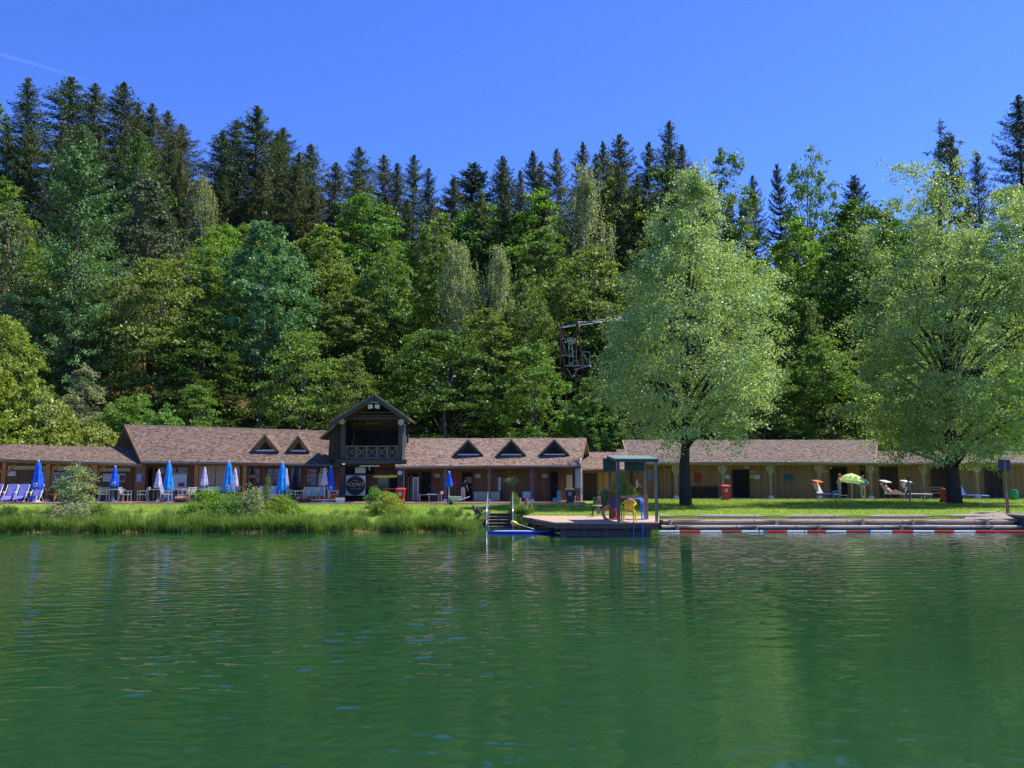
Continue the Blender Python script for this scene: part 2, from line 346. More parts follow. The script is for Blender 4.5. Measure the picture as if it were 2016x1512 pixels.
# ------------------------------------------------------------------ trees
def limbs_mesh(mb, start, end, r0, r1, rnd, sag=0):
    a = Vector(start); b = Vector(end); mid = a.lerp(b, .5)+Vector((rnd.uniform(-.3, .3), rnd.uniform(-.3, .3), (b-a).length*.10-sag))
    mb.tube([a, a.lerp(mid, .55)+Vector((0, 0, .05)), mid, mid.lerp(b, .6), b], [r0, r0*.8, lerp(r0, r1, .5), r1*1.3, r1], 5)
def decid(name, seed, H, R, zb, ncl, per, ls, rx=1.0, rz=.42, tr=.2, kind='round', bark=None, m=None, nl=26, tops=None, offs=(0, 0), droop=.35, inner=.05):
    g = np.random.default_rng(seed); rnd = random.Random(seed)
    bumps = [(g.uniform(0, 6.28), g.uniform(0, 1), g.uniform(-.3, .3)) for _ in range(9)]
    def rad(t, az):
        if kind == 'round': r = math.sin(math.pi*min(1, .08+t*.90)**.85)**.62
        elif kind == 'oval': r = math.sin(math.pi*min(1, .10+t*.88)**.72)**.75
        elif kind == 'cone': r = (1-t)**.7*.95+.06
        elif kind == 'bush': r = math.cos(t*1.45)**.6
        k = 1+sum(a*math.exp(-((math.cos(az-z0)-1)**2*3+((t-t0)/.22)**2)) for z0, t0, a in bumps)
        return max(.05, r*k)*R
    Cs = []; tm = Vector((offs[0], offs[1], 0))
    while len(Cs) < ncl:
        t = g.uniform(0, 1) if kind != 'cone' else g.uniform(0, 1)**1.3; az = g.uniform(0, 6.283); r = rad(t, az)
        if g.uniform() > (r/R)**1.1+.12: continue
        q = r*(g.uniform(.30, 1.0)**.55); z = zb+t*(H-zb-.3)
        cx, cy = q*math.cos(az), q*math.sin(az)
        if tops:
            for _ in range(1):
                tx, ty, tw, th = tops[int(g.integers(len(tops)))]
                z = zb+t*(th-zb); cx = tx*ss(0, .7, t)+q*tw*math.cos(az); cy = ty*ss(0, .7, t)+q*tw*math.sin(az)
        Cs.append((cx+tm.x*ss(0, .5, t), cy+tm.y, z, az, t))
    P = []; NB = []
    for cx, cy, z, az, t in Cs:
        n = int(per*g.uniform(.5, 1.4)); sx = rx*g.uniform(.6, 1.25)*(1-.35*t)
        ns = 7; sa_ = g.normal(size=ns)*sx*.60; sb_ = g.normal(size=ns)*sx*.52; sc_ = g.normal(size=ns)*rz*.55*g.uniform(.6, 1.4); w_ = g.integers(0, ns, n); sg = .20*sx+.04; sh = g.uniform(.7, 1.5, ns)
        a = sa_[w_]+g.normal(size=n)*sg*sh[w_]; b = sb_[w_]+g.normal(size=n)*sg*sh[w_]; c = sc_[w_]+g.normal(size=n)*sg*.6*sh[w_]*min(1, rz/sx+.35)-np.maximum(a, 0)**2*droop-droop*.3*a
        ca, sa = math.cos(az), math.sin(az)
        P.append(np.stack([cx+a*ca-b*sa, cy+a*sa+b*ca, z+c], 1))
        NB.append(np.tile([ca*.32, sa*.32, .5], (n, 1)))
    ni = int(ncl*per*inner); t = g.uniform(.05, .95, ni); az = g.uniform(0, 6.28, ni); q = np.array([rad(tt, a) for tt, a in zip(t, az)])*g.uniform(0, .85, ni)
    P.append(np.stack([q*np.cos(az)+tm.x, q*np.sin(az)+tm.y, zb+t*(H-zb)], 1)); NB.append(np.tile([0, 0, .6], (ni, 1)))
    P = np.concatenate(P); NB = np.concatenate(NB)
    crown = npmesh(name+'_crown', leaves(P, ls, NB, g=g), 4, m or LEAF)
    mb = MB(); pts = [(0, 0, -.8), (0, 0, 0), (rnd.uniform(-.1, .1), 0, H*.12)]; top = H*.9 if kind != 'bush' else H*.6
    for i in range(2, 8):
        u = i/8; pts.append((tm.x*u*u+rnd.uniform(-.15, .15)*u*2, tm.y*u*u+rnd.uniform(-.15, .15)*u*2, top*(i-1)/6.2))
    rr = [tr*1.5, tr*1.25, tr]+[tr*(1-.14*k) for k in range(1, 7)]; mb.tube(pts, rr, 8)
    for cx, cy, z, az, t in [Cs[i] for i in g.choice(len(Cs), min(nl, len(Cs)), replace=False)]:
        s = max(zb*.8, z*.62-.5*rnd.random()); s = min(s, top*.9); u = s/top*6.2/8+.12
        fx, fy = tm.x*u*u, tm.y*u*u
        limbs_mesh(mb, (fx, fy, s), (cx, cy, z), tr*(.36-.22*s/H), .012, rnd)
    return mb, crown, bark or BARK
def conifer(name, seed, H, R, zb, kind='spruce', tr=.2):
    g = np.random.default_rng(seed); rnd = random.Random(seed); P = []; NB = []; AL = []; S = []; mb = MB()
    mb.tube([(0, 0, -1), (0, 0, H*.5), (0, 0, H*.97)], [tr*1.2, tr*.75, .03], 7)
    z = zb; step = {'spruce': .46, 'larch': .5, 'fir': .5}[kind]; k = 0
    rate = {'spruce': .125, 'larch': .12, 'fir': .14}[kind]
    while z < H-.1:
        t = (z-zb)/(H-zb); d_ = H-z; L0 = R*(1-math.exp(-d_*rate))*(.88+.16*math.sin(k*1.7))*(1-.25*max(0, .25-t)*4)+.06; nb = 8 if t < .8 else 7
        for j in range(nb):
            az = g.uniform(0, 6.283); L = L0*g.uniform(.55, 1.18)
            if g.uniform() < .07: L *= 1.25
            ca, sa = math.cos(az), math.sin(az); el = lerp(-.28, .55, t**1.2)+g.uniform(-.12, .12); sag = {'spruce': .10, 'larch': .05, 'fir': .02}[kind]
            m = max(4, int(L/.095)); u = np.linspace(.08, 1, m)
            x = L*u; zz = z+L*u*el-sag*L*np.sin(u*2.4)*1.2+.10*L*u**3
            if k % 4 == 0 and j < 3: mb.tube([(0, 0, z), (x[m//2]*ca, x[m//2]*sa, zz[m//2]), (x[-1]*ca*.9, x[-1]*sa*.9, zz[-1])], [.05*(1-t)+.012, .03*(1-t)+.01, .008], 4)
            for rep in range(3 if kind != 'larch' else 3):
                wd = (1-u*.7)*.34*min(1.5, L*.6)+.05; side = g.uniform(-1, 1, m)*wd
                hang = g.uniform(0, .38 if kind == 'spruce' else (.5 if kind == 'larch' else .12), m)
                px = x*ca-side*sa; py = x*sa+side*ca; pz = zz-hang*(1-.4*u)
                P.append(np.stack([px, py, pz], 1))
                dirv = np.stack([ca*.7-side/wd*sa*.7, sa*.7+side/wd*ca*.7, -.25-hang*1.8 if kind != 'fir' else -.05-hang], 1); AL.append(dirv)
                NB.append(np.tile([ca*.35, sa*.35, .6], (m, 1)))
        z += step*g.uniform(.7, 1.2)*(1 if t < .8 else .62); k += 1
    P = np.concatenate(P); NB = np.concatenate(NB); AL = np.concatenate(AL)
    sz = {'spruce': .26, 'larch': .26, 'fir': .32}[kind]
    crown = npmesh(name+'_crown', leaves(P, sz, NB, .30, AL, g), 4, NEEDLE); return mb, crown, BARK
def birch(name, seed, H, R, zb):
    g = np.random.default_rng(seed); rnd = random.Random(seed); P = []; AL = []; mb = MB()
    bend = rnd.uniform(-.5, .5); mb.tube([(0, 0, -.8), (bend*.3, 0, H*.25), (bend, 0, H*.5), (bend*.7, .1, H*.75), (bend*.4, 0, H*.97)], [.17, .14, .11, .06, .015], 7)
    for i in range(150):
        t = g.uniform(0, 1)**.9; az = g.uniform(0, 6.28); r = R*math.sin(math.pi*min(1, .14+t*.83)**.8)**.7*g.uniform(.35, 1.05); z = zb+t*(H-zb)
        ex, ey = r*math.cos(az), r*math.sin(az); s = Vector((bend*.7, 0, max(zb*.7, z-r*.75)))
        if i % 3 == 0: mb.tube([s, Vector((ex*.5, ey*.5, z-.1)), Vector((ex, ey, z))], [.035, .02, .008], 4)
        for q in range(9):
            n = int(g.integers(6, 14)); f = g.uniform(.5, 1.08); L = g.uniform(.7, 2.1); u = np.linspace(0, 1, n)
            jx, jy = g.normal()*.3, g.normal()*.3
            P.append(np.stack([ex*f+jx+g.normal(size=n)*.06, ey*f+jy+g.normal(size=n)*.06, z+.15-u*L+g.normal(size=n)*.04], 1)); AL.append(np.tile([0, 0, -1.], (n, 1)))
    P = np.concatenate(P); AL = np.concatenate(AL)
    return mb, npmesh(name+'_crown', leaves(P, .20, np.tile([.2, -.1, .3], (len(P), 1)), .6, AL, g), 4, LEAF), BARKW
def proto(spec, cat='tree'):
    mb, crown, bark = spec
    r = thing('tree', '', cat); tk = mb.build('trunk', bark, r, smooth=True, local=True)
    cr = bpy.data.objects.new('crown', crown); COL.objects.link(cr); cr.parent = r; return r
PROTO = {}
def P_(k, spec, H, R): PROTO[k] = (proto(spec), H, R)
P_('beech', decid('beech', 1, 17, 4.6, 1.5, 150, 150, .27, 1.25, .34, .24, 'round', droop=.22), 17, 4.9)
P_('beech2', decid('beech2', 2, 18, 4.2, 2, 140, 155, .27, 1.1, .45, .22, 'oval', droop=.18), 18, 4.5)
P_('maple', decid('maple', 3, 17, 4.5, 3.5, 150, 150, .26, .85, .6, .2, 'round', BARKG, droop=.1), 17, 4.8)
P_('ash', decid('ash', 4, 19, 3.8, 2.5, 130, 150, .25, .9, .55, .18, 'oval', BARKG, droop=.12), 19, 4.1)
P_('layered', decid('layered', 5, 14, 4.8, .8, 115, 165, .26, 1.5, .2, .2, 'round', BARKG, droop=.14, inner=.04), 14, 5.1)
P_('open', decid('open', 8, 15, 4.0, 3, 105, 125, .22, .9, .4, .2, 'round', BARK, droop=.05, nl=50, inner=.02), 15, 4.3)
P_('spruce', conifer('spruce', 11, 22, 4.7, 1.2), 22, 4.8)
P_('spruce2', conifer('spruce2', 12, 22, 5.2, 2.0), 22, 5.3)
P_('spruce3', conifer('spruce3', 13, 20, 4.0, 1.0), 20, 4.1)
P_('fir', conifer('fir', 14, 20, 4.6, 1.5, 'fir'), 20, 4.7)
P_('larch', conifer('larch', 15, 24, 5.6, 1.0, 'larch', .22), 24, 5.4)
P_('pine', decid('pine', 16, 18, 3.9, 2, 170, 160, .24, .9, .4, .22, 'oval', mat('pine_bark', (.30, .14, .07), .9, .4, 4), NEEDLE, droop=0, nl=40), 18, 4)
P_('birch', birch('birch', 17, 17, 3.3, 3), 17, 3.5)
P_('bush', decid('bush', 18, 4, 2.6, .2, 90, 150, .18, .6, .4, .08, 'bush', BARKG, droop=.1, nl=14), 4, 2.8)
P_('bush2', decid('bush2', 19, 5, 2.3, .2, 90, 140, .19, .6, .5, .08, 'bush', BARKG, droop=.05, nl=14), 5, 2.6)
USED = set(); TREES = []
COLR = {'dark': (.082, .118, .046), 'dark2': (.062, .096, .046), 'brown': (.104, .124, .050), 'blue': (.036, .070, .045), 'larch': (.115, .215, .085), 'larch2': (.115, .205, .06),
 'pine': (.115, .150, .080), 'green': (.115, .225, .032), 'olive': (.155, .210, .048), 'mid': (.140, .230, .046), 'bright': (.175, .295, .038), 'yellow': (.23, .30, .05), 'teal': (.125, .25, .105),
 'deep': (.072, .142, .026), 'birch': (.26, .29, .15), 'grey': (.23, .27, .15), 'fresh': (.135, .26, .055), 'hay': (.27, .32, .10)}
def place(kind, px, top, Y, wpx, col, label, name='tree', cat='tree', group='forest trees on the slope behind the roofs'):
    root, H, R = PROTO[kind]; z1 = W(px, top, Y).z; X = GX(px, Y, z1); z0 = ground(X, Y); h = z1-z0
    if h < 1: h = 1
    wm_ = wpx/F*Y; s = wm_/(2*R); sz = h/H
    k = random.uniform(.9, 1.1); c = tuple(v*k*random.uniform(.94, 1.06) for v in COLR[col])
    rz = random.uniform(0, 6.28)
    if kind in USED:
        r = dup(root, (X, Y, z0), rz, label, (s, s, sz), group, c)
    else:
        USED.add(kind); r = root; r.location = (X, Y, z0); r.rotation_euler = (0, 0, rz); r.scale = (s, s, sz); r['label'] = label; r['group'] = group
        for ch in r.children:
            if ch.name.startswith('crown'): ch.color = c+(1,)
    r.name = name; r['category'] = cat; r.rotation_euler = (random.gauss(0, .018), random.gauss(0, .018), rz); TREES.append((X, Y, wm_/2)); return r
ORD = 'first second third fourth fifth sixth seventh eighth ninth tenth eleventh twelfth thirteenth fourteenth fifteenth sixteenth seventeenth eighteenth nineteenth twentieth twenty-first twenty-second twenty-third twenty-fourth twenty-fifth twenty-sixth twenty-seventh twenty-eighth twenty-ninth thirtieth thirty-first thirty-second thirty-third thirty-fourth thirty-fifth thirty-sixth thirty-seventh thirty-eighth thirty-ninth fortieth'.split()
SKY = [(60,150,95,'spruce3','dark'),(135,145,150,'spruce2','dark'),(197,170,100,'spruce','brown'),(235,157,120,'spruce','dark'),(275,200,80,'spruce3','brown'),(300,205,90,'spruce','brown'),(324,213,90,'spruce2','brown'),(362,245,100,'spruce','brown'),
 (432,258,90,'spruce','dark'),(460,233,110,'spruce2','dark'),(505,210,125,'spruce','dark'),(540,262,90,'spruce3','dark'),(557,248,110,'spruce2','dark'),(600,300,90,'spruce','dark'),(618,282,105,'spruce2','brown'),(660,316,95,'spruce','brown'),
 (717,286,95,'spruce2','dark'),(757,304,85,'spruce','brown'),(780,318,70,'spruce3','brown'),(812,303,80,'spruce','dark'),(846,328,62,'spruce3','dark2'),(880,350,95,'spruce2','dark'),(930,314,125,'fir','blue'),(978,304,95,'spruce2','dark2'),(1003,318,70,'spruce','brown'),
 (1022,333,60,'spruce3','brown'),(1057,302,80,'spruce','dark2'),(1077,316,65,'spruce3','brown'),(1111,291,85,'spruce2','brown'),(1138,282,80,'spruce','dark'),(1175,300,70,'spruce3','dark'),(1197,279,75,'spruce','dark'),(1226,261,120,'spruce2','dark'),
 (1277,277,90,'spruce','dark2'),(1314,236,85,'spruce3','dark'),(1340,280,80,'spruce','brown'),(1484,345,70,'spruce2','dark2'),(1672,346,75,'fir','dark2'),(1915,297,60,'spruce2','dark2'),(1995,192,110,'spruce','dark2')]
SKY.sort()
for i, (px, top, wd, k, c) in enumerate(SKY):
    look = {'dark': 'Dark green spruce', 'dark2': 'Blackish green spruce', 'brown': 'Spruce with a brown coned top', 'blue': 'Bluish broad fir'}[c]
    place(k, px, top, 108+(i*7 % 5)*3, wd*2.0, c, f'{look} on the skyline, {ORD[i]} pointed top from the left', 'fir_tree' if k == 'fir' else 'spruce_tree', 'spruce', 'spruces along the skyline')
for i in range(34):
    px = 20+i*46+random.uniform(-10, 10) if i < 32 else (1560, 1740)[i-32]
    if 370 < px < 425: px = 350 if px < 395 else 440
    near = min(SKY, key=lambda q: abs(q[0]-px)); top = max(near[1]+random.uniform(45, 90), 320 if px > 400 else 245)
    if px > 1480: top = max(top, 400)
    place(random.choice(['spruce', 'spruce2', 'spruce3']), px, top, 103+random.uniform(-2, 2), random.uniform(135, 175), random.choice(['dark', 'brown', 'dark2']), f'shorter spruce under the skyline row, {ORD[i]} from the left', 'spruce_tree', 'spruce', 'shorter spruces under the skyline')
HAND = [ # kind px top Y wpx colour label name
 ('larch',165,250,68.5,300,'larch','tall feathery larch on the left with long hanging branches','larch_tree'),
 ('larch',283,252,92,215,'larch2','second feathery larch, rising behind the grey pine','larch_tree'),
 ('pine',300,335,80,190,'pine','grey green pine right of the tall left larch','pine_tree'),
 ('pine',18,395,70,150,'pine','grey green pine cut by the left edge of the photo','pine_tree'),
 ('ash',5,205,112,110,'mid','light green leafy tree at the top left corner of the forest','leafy_tree'),
 ('birch',405,350,98,120,'birch','pale grey birch below the gap in the left skyline','birch_tree'),
 ('beech',432,432,90,150,'bright','yellow green tree between grey birch and blue green maple','leafy_tree'),
 ('maple',522,438,76,225,'teal','big rounded blue green maple left of the tower','maple_tree'),
 ('beech2',640,440,88,190,'olive','olive green beech right of the blue green maple','leafy_tree'),
 ('beech',730,378,100,210,'green','vivid green beech under the middle left spruces','leafy_tree'),
 ('beech2',762,478,80,170,'mid','tall leafy tree with a bare straight trunk above the balcony tower','leafy_tree'),
 ('beech2',690,560,78,190,'olive','olive leafy tree just left above the balcony tower','leafy_tree'),
 ('maple',860,418,95,150,'olive','shaggy olive tree behind the two birches','leafy_tree'),
 ('birch',905,473,80,140,'birch','left of the two pale drooping birches in the middle','birch_tree'),
 ('birch',972,487,80,125,'birch','right of the two pale drooping birches in the middle','birch_tree'),
 ('beech',935,388,104,190,'green','vivid green dome of leaves under the bluish fir','leafy_tree'),
 ('beech2',1060,372,102,190,'bright','bright green beech with a pointed crown under the skyline middle','leafy_tree'),
 ('ash',1003,385,108,120,'mid','mid green narrow tree below the skyline spruces in the middle','leafy_tree'),
 ('birch',1142,332,98,165,'grey','tall grey birch with a white trunk high on the slope','birch_tree'),
 ('maple',1222,345,104,190,'olive','rounded olive tree right of the tall grey birch','leafy_tree'),
 ('ash',1305,318,104,160,'deep','dark green upright tree under the tallest middle spruce','leafy_tree'),
 ('ash',1432,288,104,150,'mid','leafy tree on the skyline behind the big lawn tree','leafy_tree'),
 ('beech2',1372,330,106,130,'mid','leafy crown peeping out left of the big lawn tree top','leafy_tree'),
 ('open',1578,288,104,150,'mid','open crowned tree against the sky with bare forks','leafy_tree'),
 ('fir',1540,318,110,100,'dark2','dark ragged fir beside the open crowned tree','fir_tree'),
 ('pine',1850,248,104,125,'pine','bushy pine against the sky above the right lawn tree','pine_tree'),
 ('beech',1705,380,84,290,'deep','huge dark green beech dome between the two lawn trees','beech_tree'),
 ('maple',1650,428,98,190,'mid','rounded leafy crown behind the huge dark beech dome, to its left','leafy_tree'),
 ('beech2',1765,425,97,190,'green','leafy crown behind the huge dark beech dome, to its right','leafy_tree'),
 ('maple',1700,470,75,230,'deep','dark crown in front of the huge beech dome','leafy_tree'),
 ('beech2',1568,425,92,170,'bright','bright beech right of the big lawn tree top','leafy_tree'),
 ('beech',1800,420,96,190,'mid','leafy tree behind the left edge of the right lawn tree','leafy_tree'),
 ('beech',1160,478,84,250,'olive','broad dark olive tree above the power pole','leafy_tree'),
 ('beech2',1075,440,92,180,'mid','mid green crown between the birches and the tall grey birch','leafy_tree'),
 ('maple',1043,548,76,130,'mid','small rounded tree right below the pair of birches','leafy_tree'),
 ('layered',880,640,69,270,'deep','shade-dark beech with flat sprays of sunlit leaves behind the tower roof','leafy_tree'),  # dark leaf colour carries the deep shade above the roofs
 ('layered',1180,560,86,200,'deep','shaded green tree just above the power pole top','leafy_tree'),
 ('ash',1052,672,68,175,'mid','leafy tree left of the power pole','leafy_tree'),
 ('maple',1165,742,66.8,140,'fresh','low green tree hiding the foot of the power pole','leafy_tree'),
 ('layered',330,495,72,260,'olive','spreading layered olive tree above the long left roof','leafy_tree'),
 ('beech2',400,600,70,190,'deep','dark leafy tree in front of the blue green maple','leafy_tree'),
 ('layered',600,640,69,220,'mid','layered tree right behind the left roof dormers','leafy_tree'),
 ('ash',700,690,67.5,130,'olive','narrow leafy tree touching the left side of the tower roof','leafy_tree'),
 ('birch',250,540,74,130,'grey','thin grey leaved tree in front of the tall left larch','leafy_tree'),
 ('beech',15,610,62,170,'yellow','light green tree at the left edge above the bushes','leafy_tree'),
 ('ash',168,715,62,110,'grey','small silvery willow at the back of the left bushes','willow_tree'),
 ('maple',258,772,61,150,'fresh','fresh green shrub rising behind the left end of the long roof','leafy_tree'),
 ('bush2',330,800,60.5,130,'fresh','low fresh green bush touching the long left roof','bush'),
 ('layered',395,752,66,120,'mid','small shaded sapling above the long left roof','leafy_tree'),
 ('beech2',1612,660,66,200,'mid','leafy tree behind the roof right of the big lawn tree','leafy_tree'),
 ('ash',1600,590,70,80,'olive','thin pointed young tree in the dark gap between the lawn trees','leafy_tree'),
 ('maple',1500,700,66,180,'mid','low tree behind the big lawn tree crown','leafy_tree'),
 ('beech',1270,600,70,180,'deep','shaded tree behind the left side of the big lawn tree','leafy_tree'),
 ('ash',1250,760,66.5,120,'mid','small tree behind the left end of the long right roof','leafy_tree'),
 ('beech2',1750,640,70,200,'mid','leafy tree behind the left side of the right lawn tree','leafy_tree'),
 ('beech',1900,440,88,240,'green','tree behind the crown of the right lawn tree','leafy_tree'),
 ('beech2',1990,520,80,200,'mid','tree at the right edge behind the right lawn tree','leafy_tree'),
 ('maple',1960,720,68,180,'bright','low bright tree behind the trunk of the right lawn tree','leafy_tree'),
]
for k, px, top, Y, wd, c, lab, nm in HAND:
    place(k, px, top, Y, wd, c, lab, nm, 'bush' if nm == 'bush' else 'tree')
for px, top, Y, wd, k, lab in [(-25,700,56.5,190,'bush2','leftmost light green bush at the photo edge'),(55,742,57.5,160,'bush','light green bush, second from the left edge'),(20,800,55.3,170,'bush','low yellow green bush above the left end of the snack bar roof'),(100,775,57,150,'bush2','rounded yellow green bush in the middle of the left hedge'),
    (150,815,56.5,130,'bush','yellow green bush above the middle of the snack bar roof'),(200,835,56.5,110,'bush2','lowest yellow green bush beside the long roof gable'),(105,830,55.2,150,'bush','yellow green bush hanging over the snack bar roof ridge')]:
    place(k, px, top, Y, wd*1.15, 'hay' if random.random() < .5 else 'yellow', lab, 'bush', 'bush', 'yellow green bushes behind the snack bar roof')
CAP = [(-200, 330), (0, 330), (380, 400), (430, 430), (700, 400), (1000, 400), (1300, 370), (1480, 420), (1700, 470), (2300, 430)]
def cap(px):
    for (a, p), (b, q) in zip(CAP, CAP[1:]):
        if px <= b: return lerp(p, q, min(1, max(0, (px-a)/(b-a))))
    return 430
nfill = 0
NEARW = [(0, 'the left edge'), (165, 'the left larch'), (330, 'the long left roof'), (520, 'the teal maple'), (735, 'the balcony tower'), (940, 'the twin birches'), (1130, 'the power pole'), (1350, 'the big lawn tree'), (1620, 'the lawn tree gap'), (1880, 'the right lawn tree')]
seen = {}
for Y, rowname in ((69.5, 'in the lowest row'), (76, 'low on the slope'), (84, 'halfway up the slope'), (93, 'high on the slope'), (102, 'just under the skyline')):
    x = -Y*.76
    while x < Y*.80:
        X = x+random.uniform(-1, 1); YY = Y+random.uniform(-2, 2); x += random.uniform(5.2, 7.2)
        if any((X-a)**2+(YY-b)**2 < (3.0+c*.35)**2 for a, b, c in TREES): continue
        z0 = ground(X, YY); px = proj((X, YY, z0+10))[0]
        if Y < 72 and 760 < px < 900: pass
        hmax = W(px, cap(px), YY).z-z0; hh = min(random.uniform(12, 18) if Y > 72 else random.uniform(7, 12), hmax)
        if hh < 6: continue
        top = proj((X, YY, z0+hh))[1]; k = random.choice(['beech', 'beech2', 'maple', 'ash', 'layered', 'beech2', 'spruce' if Y > 90 else 'layered'])
        c = random.choice(['green', 'olive', 'mid', 'mid', 'deep', 'olive', 'green']) if k != 'spruce' else 'dark'
        word = {'green': 'green', 'olive': 'olive', 'mid': 'mid green', 'deep': 'dark green', 'dark': 'dark'}[c]
        near = min(NEARW, key=lambda t: abs(t[0]-px)); side = 'left' if px < near[0] else 'right'
        kd = {'beech': 'broad leafy tree', 'beech2': 'tall leafy tree', 'maple': 'rounded leafy tree', 'ash': 'narrow leafy tree', 'layered': 'layered leafy tree', 'spruce': 'spruce'}[k]
        lab = f'{word} {kd} {rowname} {side} of {near[1]}'; seen[lab] = seen.get(lab, 0)+1
        if seen[lab] > 1: lab += ', ' + ORD[seen[lab]-1] + ' from left'
        place(k, px, top, YY, random.uniform(7.5, 10)*F/YY*(.62 if k == 'spruce' else 1), c, lab, 'spruce_tree' if k == 'spruce' else 'leafy_tree'); nfill += 1
# labels that needed a "second": name the first as well
for o in list(bpy.data.objects):
    l = o.get('label')
    if l in seen and seen[l] > 1: o['label'] = l+', leftmost'
for o in list(bpy.data.objects):
    l = o.get('label')
    if l and len(l.split()) > 16: o['label'] = l.replace(' leafy tree', ' tree').replace('mid green', 'green') if len(l.split()) > 17 else l.replace(' leafy tree', ' tree')
print('fill trees', nfill, 'all', len(TREES))

# the two big lawn trees
def bigtree(name, spec, loc, col, label):
    mb, crown, bark = spec; r = thing(name, label, 'tree', loc, 0, 'big trees standing on the lawn'); mb.build('trunk', bark, r, smooth=True, local=True)
    cr = bpy.data.objects.new('crown', crown); COL.objects.link(cr); cr.parent = r; cr.color = col+(1,); return r
Y1 = 46.5; X1 = GX(1350, Y1, .6); z1 = W(1370, 345, Y1).z-.6
sp = decid('lawn_tree', 41, z1, 4.95, 3.8, 255, 350, .14, 1.15, .75, .29, 'oval', mat('dark_bark', (.055, .045, .036), .9, .5, 5, sc=(2, 2, .6), bmp=.06), GLOSSLEAF, 42, offs=(.8, -.4), droop=.12, inner=.03)
bigtree('lawn_tree', sp, (X1, Y1, .6), (.31, .41, .19), 'big light green tree on the lawn right of the dock shelter')
Y2 = 49; X2 = GX(1880, Y2, .6); z2 = W(1830, 312, Y2).z-.6
sp = decid('lawn_tree_b', 43, z2, 5.9, 2.4, 360, 340, .142, 1.15, .75, .36, 'oval', MATS['dark_bark'], GLOSSLEAF, 55, tops=[(-1.9, -.3, .8, z2), (2.2, 0, .85, z2+.3), (4.2, -.8, .75, z2*.9), (-.5, -1.0, 1.0, z2*.75)], droop=.12, inner=.03)
bigtree('lawn_tree', sp, (X2, Y2, .6), (.285, .38, .16), 'big light green tree at the right edge of the lawn with several tops')
# ------------------------------------------------------------------ buildings
SH_B = shingle('shingle_brown', (.195, .135, .10), (.11, .07, .052), (.15, .12, .10))
SH_C = shingle('shingle_red', (.255, .18, .14), (.15, .09, .065), (.22, .18, .155))
SH_D = shingle('shingle_grey', (.20, .152, .124), (.10, .07, .058), (.17, .145, .128))
WO_OR = plank('orange_boards', (.27, .115, .045)); WO_BR = plank('brown_boards', (.23, .118, .055)); WO_OC = plank('ochre_boards', (.40, .235, .10), .16)
WO_DK = plank('dark_boards', (.075, .045, .03)); WO_DKH = plank('dark_boards_level', (.085, .05, .033), .16, True); WO_LT = plank('ochre_light', (.42, .22, .075), .16)
TIM_OR = mat('orange_timber', (.42, .17, .045), .6, .4, 3, sc=(3, 3, .5)); TIM_DK = mat('dark_timber', (.07, .05, .04), .8, .5, 4, sc=(3, 3, 1))
TIM_GR = mat('grey_timber', (.17, .135, .11), .85, .4, 4, sc=(3, 3, .6)); TIM_PALE = mat('pale_timber', (.36, .27, .16), .8, .35, 4, sc=(3, 3, .6)); TIM_BR = mat('brown_timber', (.20, .10, .05), .75, .4, 4)
GUT = mat('gutter_metal', (.22, .22, .23), .4, .2, 3, .7); CREAM = mat('cream_paint', (.62, .56, .43), .6, .1); WHITE = mat('white_paint', (.78, .77, .74), .5, .08)
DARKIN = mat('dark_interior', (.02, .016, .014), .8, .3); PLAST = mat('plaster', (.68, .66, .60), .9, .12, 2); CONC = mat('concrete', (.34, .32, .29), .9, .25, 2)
RED = mat('red_paint', (.55, .035, .03), .45, .2); YEL = mat('yellow_paint', (.75, .52, .05), .5, .15); BLACK = mat('black_paint', (.018, .018, .018), .5, .2)
def glassmat():
    m, nt, b = nodes('window_glass'); b.inputs['Base Color'].default_value = (.015, .018, .02, 1); b.inputs['Roughness'].default_value = .08
    b.inputs['Specular IOR Level'].default_value = .7; MATS['glass'] = m; return m
GLASS = glassmat()
class Wall:
    def __init__(s, p0, p1):
        s.p0 = Vector((p0[0], p0[1])); s.p1 = Vector((p1[0], p1[1])); d = (s.p1-s.p0).normalized(); s.d = d; s.n = Vector((d.y, -d.x))
        if s.n.y > 0: s.n = -s.n
    def hit(s, px, py, off=0):
        a = (px-1008)/F; b = (756-py)/F; dr = Vector((a, cP-b*sP, sP+b*cP)); q = s.p0+s.n*off
        t = (q.x*s.n.x+q.y*s.n.y)/(dr.x*s.n.x+dr.y*s.n.y); return Vector((dr.x*t, dr.y*t, H0+dr.z*t))
    def rect(s, mb, x0, y0, x1, y1, off=.0, th=.03, zmin=None):
        c = (y0+y1)/2; A = s.hit(x0, c, off); B = s.hit(x1, c, off); zt = s.hit((x0+x1)/2, y0, off).z; zb = s.hit((x0+x1)/2, y1, off).z
        if zmin is not None: zb = max(zb, zmin) if zmin < 90 else zb
        n3 = Vector((s.n.x, s.n.y, 0))*th; vs = [Vector((A.x, A.y, zb)), Vector((B.x, B.y, zb)), Vector((B.x, B.y, zt)), Vector((A.x, A.y, zt))]
        vs += [v+n3 for v in vs]; mb.add(vs, [(0, 1, 2, 3), (7, 6, 5, 4), (0, 4, 5, 1), (1, 5, 6, 2), (2, 6, 7, 3), (3, 7, 4, 0)]); return mb
def item(wall, name, x0, y0, x1, y1, m, parent, off=.02, th=.03, label=None):
    return wall.rect(MB(), x0, y0, x1, y1, off, th).build(name, m, parent, label)
